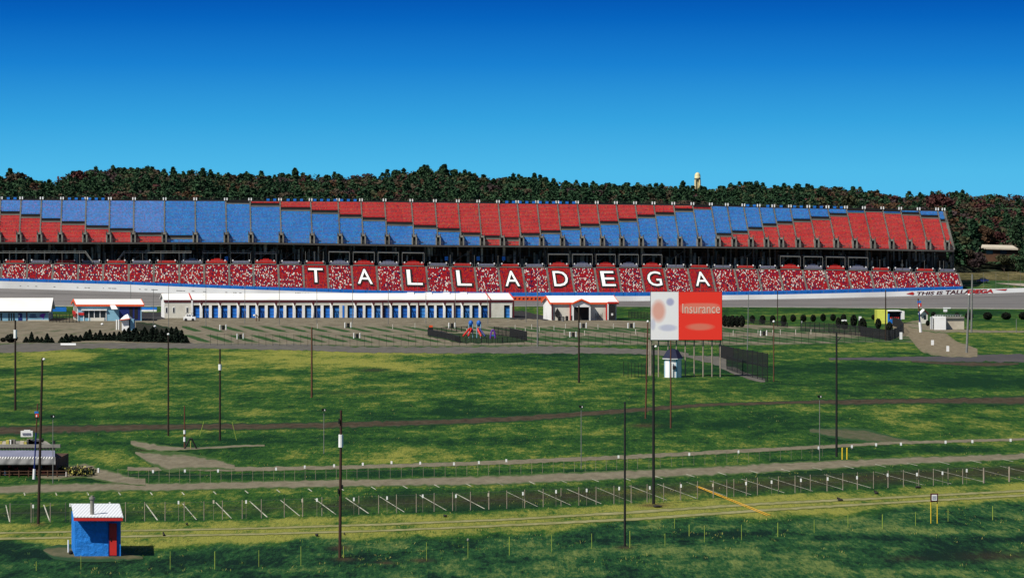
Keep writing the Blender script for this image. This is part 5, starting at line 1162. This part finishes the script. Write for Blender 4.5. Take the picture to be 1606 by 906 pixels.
post_fence('picket_fence', [(78,505),(125,506)], 1.8, 5, 'dark fence between the office building and the clubhouse', r=.05, fill=.2)
post_fence('picket_fence', [(671,525),(690,527),(705,532),(722,538),(780,538),(826,535)], 1.0, 8, 'near side of the dark playground fence', r=.045, fill=.4)
post_fence('picket_fence', [(671,524),(700,521),(740,519)], 1.0, 8, 'far left side of the dark playground fence', r=.05, fill=.3)
post_fence('picket_fence', [(775,526),(800,528),(826,534)], 1.7, 6, 'dense far right side of the dark playground fence', r=.06, fill=.22)
post_fence('picket_fence', [(672,526),(700,531),(721,537)], 1.1, 7, 'solid dark stretch at the left of the playground', r=.12, fill=.16)
post_fence('wire_fence', [(185,757),(330,757),(560,751),(800,744),(1000,735),(1290,717)], 1.15, 17, 'thin wire fence along the near side of the footpath', k='timber', r=.010, rails=(1.0,.6))
# playground structure
for i, xx in enumerate((738.5, 751)):
    q = G(xx, 530); s = q.y/F; t = thing('play_tower', q, ('left','right')[i]+' play tower with a blue dome and red slides', 'play tower', 'twin play towers in the playground')
    mb = MB()
    for sx, sy in ((-1,-1),(1,-1),(1,1),(-1,1)): mb.tube(q+Vector((sx*3*s, sy*3*s, 0)), q+Vector((sx*3*s, sy*3*s, 22*s)), .09, 'bluegrey', n=6)
    mb.box(q.x-3.2*s, q.x+3.2*s, q.y-3.2*s, q.y+3.2*s, 9*s, 10*s, 'purple'); mb.build('frame', t)
    mb = MB(); mb.ball(q+Vector((0,0,23*s)), 3.8*s, 3.8*s, 5*s, 'doorblue3', 12, 8); mb.build('dome', t, smooth=True)
    for k in range(2):
        a = q+Vector(((-2+3*k)*s, -.5, 15*s)); b = q+Vector(((-12+8*k if i == 0 else 4+6*k)*s, -2.0, .4)); mb = MB(); mb.tube(a, b, 1.5*s, 'red' if i == 0 or k == 0 else 'navy', n=8); mb.build('slide', t)
    mb = MB(); mb.box(q.x-2.6*s, q.x+2.6*s, q.y-3.3*s-.06, q.y-3.3*s, 10*s, 16*s, 'red'); mb.build('panel', t)
q = G(773, 531); s = q.y/F; t = thing('spring_ride', q, 'small blue and purple climbing arch right of the play towers', 'play arch'); mb = MB()
for k in range(8):
    a0, a1 = math.pi*k/8, math.pi*(k+1)/8; mb.tube(q+Vector((math.cos(a0)*4*s, 0, math.sin(a0)*14*s)), q+Vector((math.cos(a1)*4*s, 0, math.sin(a1)*14*s)), .16, 'purple', n=5)
mb.build('arch', t); mb = MB(); mb.tube(q+Vector((-3*s,0,5*s)), q+Vector((3*s,0,5*s)), .1, 'blue', n=5); mb.build('rung', t)
q = G(675, 522); t = thing('litter_bin', q, 'orange topped dark box at the left corner of the playground', 'bin'); s = q.y/F
MB().box(q.x-3.5*s, q.x+4*s, q.y-.5, q.y+.5, 0, 9*s, 'dark').build('bin_body', t); MB().box(q.x-2*s, q.x+3.5*s, q.y-.4, q.y+.4, 9*s, 12*s, 'orange').build('lid', t)
# white van by the garage
q = G(297, 503.5); s = q.y/F; v = thing('white_van', q, 'white pickup van parked before the left end of the garage', 'van')
mb = MB(); x0, x1 = q.x-9.5*s, q.x+9.5*s; z = 2.0*s; mb.box(x0, x1, q.y, q.y+1.8, z, 7*s, 'white'); mb.hexa([(x0+3*s,q.y+.1,7*s),(x0+14*s,q.y+.1,7*s),(x0+14*s,q.y+1.7,7*s),(x0+3*s,q.y+1.7,7*s),(x0+4*s,q.y+.2,11*s),(x0+12*s,q.y+.2,11*s),(x0+12*s,q.y+1.6,11*s),(x0+4*s,q.y+1.6,11*s)], 'white'); mb.build('body', v)
mb = MB(); mb.box(x0+5*s, x0+7.5*s, q.y+.08, q.y+.12, 8*s, 10*s, 'glass'); mb.box(x0+8.3*s, x0+11.5*s, q.y+.08, q.y+.12, 8*s, 10*s, 'glass'); mb.build('window', v)
for dx in (4, 15): MB().tube((x0+dx*s, q.y-.04, 2.3*s), (x0+dx*s, q.y+.25, 2.3*s), 2.3*s, 'black', n=12).build('wheel', v)
for dx in (3, 12): MB().box(x0+dx*s, x0+(dx+2.2)*s, q.y+.3, q.y+1.5, 12*s, 12.6*s, 'steel').build('roof_rack', v)
q = G(403, 503.5); s = q.y/F; v = thing('swing_frame', q, 'dark frame with white bags standing before the garage doors', 'frame')
mb = MB(); mb.tube(q+Vector((-1*s,0,0)), q+Vector((-1*s,0,9*s)), .1, 'brownwood', n=5); mb.tube(q+Vector((3.5*s,0,0)), q+Vector((3.5*s,0,6*s)), .1, 'black', n=5); mb.tube(q+Vector((-2*s,0,11*s)), q+Vector((3.5*s,0,5*s)), .1, 'black', n=5); mb.build('frame', v)
MB().ball(q+Vector((-4*s,0,9*s)), 2*s, .3, 1.8*s, 'white', 8, 5).build('white_bag', v)
# pedestals, bins and posts on the gravel lot
def bollard(x, y, h, label, k='white', name='marker_post', group='white posts on the gravel lot', r=.10):
    q = G(x, y); o = MB().tube(q, q+Vector((0,0,h)), r, k, n=6).tube(q+Vector((0,0,h)), q+Vector((0,0,h*1.06)), r*1.15, k, r*.4, n=6).build(name, origin=q); return tag(o, label, 'post', group)
groups = [(350,517,'before the fourth garage door','white'),(377,531,'on the gravel below the left garage doors','timber'),(546,513.5,'below the middle of the garage','white'),(560,530,'by the road below the garage middle','white'),(709,514,'just left of the playground','white'),(915,514,'in front of the pavilion porch','white'),(899,528,'below the pavilion','white'),(990,514,'right of the pavilion fence','white'),(1198,526,'on the gravel right of the billboard','white')]
for i, (xx, yy, wh, k) in enumerate(groups):
    q = G(xx, yy); s = q.y/F; t = thing('trash_barrel', q, 'dark barrel '+wh, 'barrel', 'dark barrels on the gravel lot'); MB().tube(q, q+Vector((0,0,6.5*s)), 2.3*s, 'black', n=10).build('barrel', t); MB().tube(q+Vector((0,0,6.5*s)), q+Vector((0,0,7*s)), 2.5*s, 'concdark', n=10).build('lid', t)
    bollard(xx-5, yy+.5, 8*s, 'white post left of the dark barrel '+wh, r=.8*s*1.2); bollard(xx+4.5, yy+.2, 8*s, 'white post right of the dark barrel '+wh, r=.8*s*1.1)
rowA = [(498,513),(616,514),(651,512),(732,521),(808,515),(824,520),(834,514),(846,518),(869,516),(887,513),(938,514),(962,513),(885,523),(917,524),(997,522),(1047,519),(1090,518)]
rowA = [p for p in rowA if not (1018 < p[0] < 1134)]
for i, (xx, yy) in enumerate(sorted(rowA)):
    bollard(xx, yy+2, .95, f'{nth(i)} slim pale post from the left among the gravel camping bays', r=.07, k='sand', group='slim posts in the gravel bays')
rowB = [1150,1189,1212,1224,1248,1272]
for i, xx in enumerate(rowB): bollard(xx, 526-i*.4, .95, f'{nth(i)} slim pale post from the billboard on the gravel at the right', r=.07, k='sand', group='slim posts in the right gravel bays')
for i, (xx, yy, h, lab) in enumerate([(1400,528,1.55,'white box post left at the end of the shrub fence'),(1413,532,1.35,'white box post right at the corner of the dirt path'),(1462.5,541,.9,'white marker drum on the left of the dirt path'),(1486.5,551,.95,'white marker drum near where the dirt path meets the road'),(1349,503,1.0,'white post among the round shrubs')]):
    q = G(xx, yy); s = q.y/F; o = MB().box(q.x-2*s, q.x+2*s, q.y-.2, q.y+.2, 0, h, 'white').build('marker_box', origin=q); tag(o, lab, 'post')
for i, (xx, yy, w_, lab) in enumerate([(1257,508,2,'small white box between round shrubs'),(1323.5,505.5,8,'white sign board before the dark double shrub')]):
    q = G(xx, yy+2); s = q.y/F; t = thing('small_sign', q, lab, 'sign'); MB().box(q.x-w_/2*s, q.x+w_/2*s, q.y-.5, q.y-.42, 4*s, 6.5*s, 'white').build('board', t); MB().tube(q+Vector((0,-.4,0)), q+Vector((0,-.4,5*s)), .05, 'steel', n=4).build('post', t)
for i, (xx, yy) in enumerate([(243,513.5),(160,510)]):
    q = G(xx, yy); o = MB().ball(q+Vector((0,0,.25)), .3, .3, .25, 'white', 8, 5, .1).build('white_drum', origin=q); tag(o, ('white drum on the gravel right of the kiosk','white drum on the gravel left of the kiosk')[i], 'drum')
for i, (xx, yy, lab) in enumerate([(690,486.5,''),]): pass
for xx, lab in ((1485,'longer'),(1482.5,'shorter')):
    q = G(xx, 487 if lab == 'longer' else 492); s = q.y/F; t = thing('small_sign', q, lab+' white board on the grass above the white trailer', 'sign'); w_ = 12 if lab == 'longer' else 6; MB().box(q.x-w_/2*s, q.x+w_/2*s, q.y-.1, q.y, .5, .5+(2 if lab == 'longer' else 4)*s, 'white').build('board', t); MB().tube(q, q+Vector((0,0,.6)), .06, 'steel', n=4).build('post', t)
# blue low wall behind the clubhouse
q = P(225, 485, 800); bw = MB(); A, B = P(76, 487.5, 795), P(104, 487.5, 795); bw.box(A.x, B.x, 795, 795.3, 0, 1.1, 'blue'); o = bw.build('barrier_wall'); tag(o, 'blue trackside barrier seen left of the clubhouse gable', 'wall', 'blue trackside barriers')
bw = MB(); A, B = P(221, 487.5, 795), P(246, 487.5, 795); bw.box(A.x, B.x, 795, 795.3, 0, 1.1, 'blue'); bw.box(A.x, B.x, 794.4, 794.9, 0, .45, 'white'); o = bw.build('barrier_wall'); tag(o, 'blue trackside barrier seen between clubhouse and garage', 'wall', 'blue trackside barriers')

# ================================================================== CONIFERS AND SHRUBS
def plant_mesh(kind, seed, matk, n=1300):
    rs = np.random.default_rng(seed)
    if kind == 'cone':
        h = rs.random(n)**.9; r = (1-h)**.8*.34*np.sqrt(rs.uniform(.4, 1, n))*(1+.2*np.sin(h*30)); a = rs.uniform(0, 6.28, n); c = np.stack([r*np.cos(a), r*np.sin(a), h*.96+.03], -1); sz = rs.uniform(.03, .07, n)
    else:
        d_ = rs.normal(size=(n, 3)); d_ /= np.linalg.norm(d_, axis=1)[:, None]; c = d_*rs.uniform(.75, 1.0, (n, 1))*np.array([.36, .36, .49])+np.array([0, 0, .5]); sz = rs.uniform(.03, .065, n)
    return mesh_from_quads('foliage', clump_quads(c, sz, rs).reshape(-1, 3), np.zeros(n), [M[matk]])
cones = [plant_mesh('cone', 10+i, 'shrub') for i in range(4)]; rounds = [plant_mesh('round', 30+i, 'roundleaf') for i in range(4)]
tm = bpy.data.meshes.new('stem'); _m = MB().tube((0,0,-.02), (0,0,.8), .03, 'trunk', .012, n=6)
_o = _m.build('stem'); stem_me = _o.data; bpy.data.objects.remove(_o); bpy.data.meshes.remove(tm)
def plant(name, meshes, x, yb, yt, label, cat, group, wpx=None, i=0):
    q = G(x, yb); s = q.y/F; H = (yb-yt)*s; t = thing(name, q, label, cat, group); t.rotation_euler.z = i*1.3; W = (wpx*s/.60) if wpx else H
    t.scale = (W, W, H)
    for nm, me in (('foliage', meshes[i % len(meshes)]), ('stem', stem_me)): o = bpy.data.objects.new(nm, me); COL.objects.link(o); o.parent = t
    return t
con = [(41,536.5,529,7),(49.5,536.5,521.5,7),(58.5,536.5,528,7),(65.5,536.7,529,6),(74,537,523.5,8),(81,537,530,6),(97,537,529,8),(104,537,524,9),(112,535,525,9),(119,535,527,9),(126,534,526,7),(135,533.5,521,9),(141,533.5,517.5,8),(150,533.5,522.5,8),(157,533.5,518.5,8),(165,533.5,523,8),(172,533.5,523,8),(179,533.5,521.5,8),(187,534,520.5,8),(195,534.5,517,10),(201.5,535,515,10),(209,535,517,10),(216,535.5,520,9),(222,535.5,519,9),(230,535.8,519,10),(237.5,536,516,10),(246,536,516.5,10),(253.5,536.5,518,10),(261,536.5,515.5,9),(269,536.8,514,10),(276.5,537,514,10),(285,537,518.5,9),(291.5,537.5,527,8),(227,530,514,10),(240,530,513,10),(213,529,515,9)]
con.sort()
for i, (x, yb, yt, wp) in enumerate(con): plant('conifer', cones, x, yb+.5, yt-1, f'{nth(i)} dark conifer from the left in the row beside the road', 'conifer', 'dark conifers in a row by the road', wp*1.4, i)
sh1 = [(1137,512,494,8),(1143,513,495,7),(1148.5,513,494,8),(1156,513,495,7),(1163.5,513,494,8),(1180,505.5,494,7),(1196,507.5,494,7.5),(1212,506.5,494,7),(1229,511,494,7.5),(1244,504.5,493,7),(1260,505,493,7.5),(1275.5,504.5,493,7),(1291,503.5,492,7),(1306.5,503.5,492,7),(1315,514,497,7),(1323,505,492,7),(1324.5,516,503,9),(1339,512.5,493,8.5),(1352.5,523,498,10.5),(1370,501.5,493,5.5),(1377.5,516,499,7.5),(1395,531,504,8.5),(1455,511,502,5)]
for i, (x, yb, yt, wp) in enumerate(sh1): plant('round_shrub', rounds, x, yb, yt, f'{nth(i)} dark oval shrub counted rightwards from the billboard', 'shrub', 'clipped oval shrubs', wp*1.05, i)
sh2 = [(1464,497,489,6),(1501,498,490,6),(1520,501,489,10),(1549,501.5,489,10.5),(1578,501,489.5,11.5),(1605,501,489,11),(1636,501,489,11)]
for i, (x, yb, yt, wp) in enumerate(sh2[:-1]): plant('round_shrub', rounds, x, yb, yt, f'{nth(i)} dark round shrub from the left behind and right of the white cabin', 'shrub', 'round shrubs by the track at the right', wp*1.1, i)
# big dark shrub at the kiosk and small tree at far left
plant('round_shrub', rounds, 18, 537, 523, 'low dark bush at the left end of the conifer row', 'bush', None, 16, 1); plant('round_shrub', rounds, 5, 536, 529, 'small blue green bush at the left edge by the road', 'bush', None, 8, 2)

# ================================================================== POLES
def pole(x, yb, yt, r, label, k='wood', xt=None, lamp=None, white=None, group='tall poles across the infield', boxes=None, arm=None):
    q = G(x, yb); s = q.y/F; top = P(x if xt is None else xt, yt, q.y); t = thing('utility_pole' if lamp is None else 'lamp_post', q, label, 'pole', group)
    at = lambda yy: q+(top-q)*((yb-yy)/(yb-yt)); rr = r*s
    MB().tube(q, top, rr*1.15, k, rr*.85, n=10).build('pole', t)
    if white:
        for a, b in white: MB().tube(at(b), at(a), rr*1.7, 'white', n=10).build('white_sleeve', t)
    if boxes:
        for (yy, hh, side) in boxes: c = at(yy); MB().box(c.x+side*rr, c.x+side*(rr+2.0*s), c.y-.15, c.y+.15, c.z-hh*s/2, c.z+hh*s/2, 'black').build('box', t)
    if arm: a = at(arm); MB().tube(a, a+Vector((7*s, 0, 7*s)), rr*.7, k, n=6).build('arm', t)
    if lamp == 'head':
        c = top+Vector((1.5*s, -.3, -2*s)); MB().ball(c+Vector((1.8*s,0,0)), 2.2*s, 2.2*s, 2.0*s, 'white', 10, 6).build('lamp_head', t); MB().tube(top, c+Vector((1.8*s,0,0)), rr*.5, k, n=5).build('bracket', t)
    if lamp == 'ball': MB().ball(top, 1.9*s, 1.9*s, 1.9*s, 'white', 10, 6).build('lamp_head', t)
    if lamp == 'double':
        for sx in (-1, 1):
            mb = MB(); c = top+Vector((sx*1.9*s, -.1, 0)); mb.hexa([c+Vector(v)*s for v in ((-1.2,-1,-2.2),(1.2,-1,-2.2),(1.2,1.5,-2.2),(-1.2,1.5,-2.2),(-1.6,-2,1.8),(1.6,-2,1.8),(1.6,1.5,1.8),(-1.6,1.5,1.8))], 'black'); lh = mb.build('lamp_head', t)
            if sx > 0: MB().box(c.x-1.0*s, c.x+.2*s, c.y-2.2*s, c.y-2.02*s, c.z-1.6*s, c.z+.6*s, 'white').build('lens', lh)
    return t
pole(24, 643, 502, 1.6, 'dark pole with a white sleeve standing on the grass near the left edge', white=[(517,530)])
pole(60, 821, 561, 2.0, 'tall dark lamp pole left of the blue shed', xt=66.5, lamp='head')
pole(264, 683, 524, 1.3, 'dark pole with a round white lamp at the right end of the conifer row', lamp='ball')
pole(345, 690, 547, 1.5, 'dark pole with a white sleeve in the left meadow', white=[(571,580)])
pole(289.5, 703, 636, 1.1, 'short brown pole with white sleeves beside a triangle frame', 'brownwood', white=[(674,680),(685,692)])
pole(489, 623, 513, 1.4, 'brown pole on the meadow below the garage middle', 'brownwood')
pole(533, 874, 643, 2.2, 'thick brown foreground pole with a white sleeve', 'darkwood', xt=535, white=[(681,701)], boxes=[(660,8,-1),(763,6,1),(770,8,-1)])
pole(908, 600, 479, 1.5, 'dark pole rising in front of the pavilion porch')
pole(843, 544, 440, 1.0, 'slim grey pole left of the pavilion', 'greypole')
pole(825, 505, 440, .6, 'very thin pole at the right end of the garage', 'greypole')
pole(980, 856, 630, 1.7, 'black pole in the front right meadow', 'black')
pole(1025, 790, 541, 2.1, 'tall black lamp pole under the left corner of the billboard', 'black', lamp='head')
pole(1012.5, 656, 504, 1.2, 'brown pole with a lamp left of the billboard', 'brownwood', xt=1016, lamp='ball')
pole(1052, 671, 534, 1.2, 'brown pole standing before the striped hut', 'brownwood')
pole(1172, 560, 462, .7, 'thin grey pole right of the billboard', 'greypole', xt=1174)
pole(1213.5, 598, 504, .9, 'slim brown pole right of the sloping path fence', 'brownwood', lamp='ball')
pole(1312, 716, 521, 1.7, 'tall black pole with a short side arm in the right meadow', 'black', arm=535)
pole(1389, 534, 455, 1.0, 'dark pole in front of the yellow booth', 'wood')
pole(1516, 553, 462, 1.7, 'greenish pole with a white lamp right of the white cabin', 'greypole', xt=1520, lamp='ball')
pole(1523.5, 521, 430, 1.4, 'tall grey pole just right of the lamp pole by the white cabin', 'greypole', xt=1525)
pole(1219.5, 512, 455, .7, 'thin dark pole among the oval shrubs', 'wood')
pole(1594, 522, 500, .5, 'short thin pole on the grass at the right edge', 'greypole')
for i, (x, yb, yt) in enumerate([(83,758,652),(508,712,642),(911.5,735,637),(1285.5,722,621)]):
    pole(x, yb, yt, .6, ('slim post with twin black floodlights by the grey roofed building','slim post with twin black floodlights left of the thick foreground pole','slim post with twin black floodlights below the pavilion','slim post with twin black floodlights in the right meadow')[i], 'greypole', lamp='double', group='slim twin floodlight posts')
for i, (x, yb, yt) in enumerate([(205,486,444),(240.5,513,453),(264.5,513,446),(323,512,446),(384,508,447),(438,509,447),(497,509,447),(553,508,448),(609,508,449),(668,508,450),(714,508,450),(765,508,450)]):
    pole(x, yb, yt, .42, f'{nth(i)} very thin lamp mast from the left before the clubhouse and garage', 'steel', group='thin masts before the garage')
# A-frame beside the brown pole
q = G(299, 703.5); s = q.y/F; t = thing('swing_frame', q, 'dark triangular frame standing beside the short brown pole', 'frame')
mb = MB(); mb.tube(q+Vector((-9.5*s,0,0)), q+Vector((-1.5*s,0,16*s)), .09, 'black', n=6); mb.tube(q+Vector((9.5*s,0,0)), q+Vector((1.5*s,0,16*s)), .09, 'black', n=6); mb.tube(q+Vector((-2*s,0,16*s)), q+Vector((2*s,0,16*s)), .09, 'black', n=6); mb.build('frame', t)
mb = MB(); mb.tube(q+Vector((0,0,0)), q+Vector((0,0,12*s)), .04, 'ytan', n=5); mb.ball(q+Vector((.5*s,0,11*s)), .9*s, .9*s, 1*s, 'ytan', 8, 5); mb.build('hanging_lamp', t)
for i, (a, b) in enumerate((((313,684),(320,660)),((371,690),(364,661)))):
    A = G(*a); Bq = P(b[0], b[1], A.y); o = MB().tube(A, Bq, .03, 'stake', n=5).build('leaning_stake', origin=A); tag(o, ('stake leaning right, left of the dark pole in the left meadow','stake leaning left, right of the dark pole in the left meadow')[i], 'stake')

# ================================================================== FRONT FENCE, STAKES, SIGN
ff = thing('parking_fence', G(16, 817), 'long fence of slim posts with small reflectors along the parking bays', 'fence')
pxs = [-13,16,49,79,103,197,227,259,289,320,349,380,410,446,475,505,533.5,563,594,622,653,681,710,738,767,795,823,852,880,908,935,963,990,1015,1041,1067,1094,1119,1140,1151,1171,1188,1221,1247,1271,1297,1322,1345,1370,1393,1417,1441,1464,1487,1510,1543,1583,1620]
mbw = MB(); prev = None
for i, x in enumerate(pxs):
    q = G(x, fy(x)-1); h = 1.42 if x < 1500 else 1.28; r = .032 if x not in (1543, 1583) else .08
    MB().tube(q, q+Vector((0,0,h)), r, 'timber', n=6).build('post', ff)
    if prev is not None:
        for z in (.95, .5): mbw.tube(prev+Vector((0,0,z*1.4)), q+Vector((0,0,z*1.4)), .010, 'steel', n=3, cap=False)
    prev = q
mbw.build('wire', ff)
tags = [(52,793),(110,791),(172,789),(280,787),(335,786),(386,786),(474,784),(497,783),(555,782),(607,780),(663,777),(715,777),(766,775),(820,773),(872,770),(920,768),(971,765),(1019,764),(1068,761),(1118,760),(1170,757),(1210,755),(1256,752),(1298,750),(1344,748),(1392,744),(1438,743),(1478,741),(1516,737)]
for i, (x, y) in enumerate(tags):
    Y = G(x, fy(x)-1).y-.1; c = P(x, y, Y); s = Y/F; red = i in (6, 19, 4, 12)
    MB().box(c.x-1.2*s, c.x+1.3*s, c.y-.05, c.y, c.z-3*s, c.z+2.2*s, 'red' if False else ('white' if not red else 'tan')).tube(c-Vector((0,0,3*s)), Vector((c.x, c.y, 0)), .012, 'timber', n=4).build('reflector', ff)
mk = [(290,738),(342,738),(433,735),(478,732),(524,730),(569,727.5),(614,725),(659,726),(712,727),(751,725),(794,722),(970,716),(1081,712),(1158,708),(1284,702),(1336,700),(1374,697),(1413,696),(1483,693),(1525,692),(1585,690),(240,739)]
mk.sort()
for i, (x, y) in enumerate(mk):
    q = G(x, y+4); s = q.y/F; t = MB().tube(q, q+Vector((0,0,3*s)), .03, 'timber', n=5).box(q.x-1.4*s, q.x+1.4*s, q.y-.06, q.y+.06, 2*s, 6.4*s, 'white').build('marker_post', origin=q); tag(t, f'{nth(i)} small white marker from the left along the footpath', 'post', 'white markers along the footpath')
st = [(57,880,894),(127,870,892),(267,864,892),(337,864,892),(406,862,888),(472,856,887),(539,856,874),(669,850,878),(734,846,874),(799,841,870),(865,838,865),(928,836,860),(988,832,858),(1043,836,856),(1058,813,828),(1081,822,840),(1105,825,849),(1163,822,846),(1220,819,841),(1277,814,835),(1330,806,826),(1384,806,828),(1436,802,824),(1487,797,817),(1557,793,815)]
for i, (x, yt, yb) in enumerate(st):
    q = G(x, yb); s = q.y/F; h = (yb-yt)*s; mb = MB().tube(q, q+Vector((0,0,h)), .62*s*(1.2 if i % 3 == 0 else .8), 'stake', n=6)
    if x == 734: mb.ball(q+Vector((0,0,h)), 1.8*s, 1.8*s, 2.6*s, 'concrete', 8, 5)
    o = mb.build('stake', origin=q); tag(o, f'{nth(i)} thin yellow green stake from the left in the foreground grass', 'stake', 'yellow green stakes in the foreground')
for i, x in enumerate((1321, 1328.5)):
    q = G(x, 720); s = q.y/F; o = MB().tube(q, q+Vector((0,0,18*s)), 1.1*s, 'yellow', n=10).ball(q+Vector((0,0,18*s)), 1.1*s, 1.1*s, .6*s, 'yellow', 8, 4).build('bollard', origin=q); tag(o, ('left','right')[i]+' of two yellow bollards by the foot of the tall pole with a side arm', 'bollard', 'pair of yellow bollards')
q = G(1465, 820); s = q.y/F; t = thing('notice_sign', q, 'white notice in a red frame on two yellow legs in the foreground grass', 'sign')
for x in (-5, 5): MB().tube(q+Vector((x*s,0,0)), q+Vector((x*s,0,40*s)), .8*s, 'yellow', n=6).build('leg', t)
mb = MB(); mb.box(q.x-6*s, q.x+6*s, q.y-.12, q.y-.04, 34*s, 47*s, 'maroon'); mb.build('frame', t); mb = MB(); mb.box(q.x-4*s, q.x+4*s, q.y-.16, q.y-.125, 36*s, 45*s, 'white'); b_ = mb.build('board', t); mb = MB()
for r in range(2):
    for k in range(4): mb.box(q.x+(-3+k*1.6)*s, q.x+(-2+k*1.6)*s, q.y-.175, q.y-.162, (38+r*3)*s, (40+r*3)*s, 'slateroof')
mb.build('print', b_)
for i, (x, y, w_, tl, lab) in enumerate([(257,838,2.5,-1,'slanting dark lump lying between the wheel tracks'),(293,821,3,0,'small dark lump near the left end of the parking bays'),(497,838,5,0,'dark lump on the track left of the thick foreground pole'),(540,836,2,0,'tiny dark lump right of the thick foreground pole'),(698,808,5,0,'dark lump at the foot of a parking line'),(1317,783,7,-1,'long dark lump near the right wheel tracks'),(1374,772,5,-1,'dark lump at the fence right of centre'),(1031,793,12,0,'flat dark lump at the foot of the tall lamp pole below the billboard'),(1440,763,8,0,'flat dark lump under the fence at the right')]):
    q = G(x, y+2); s = q.y/F; mb = MB(); 
    if tl: mb.tube(q+Vector((-w_*.6*s, 1.5*s, .25)), q+Vector((w_*.7*s, -2*s, .08)), 1.4*s, 'stone', 1.0*s, n=7)
    mb.ball(q+Vector((0,0,.1)), w_*.6*s, .4, 1.6*s, 'stone', 9, 5, .2); o = mb.build('dark_lump', origin=q); tag(o, lab, 'lump', 'dark lumps lying in the grass')

tufts()
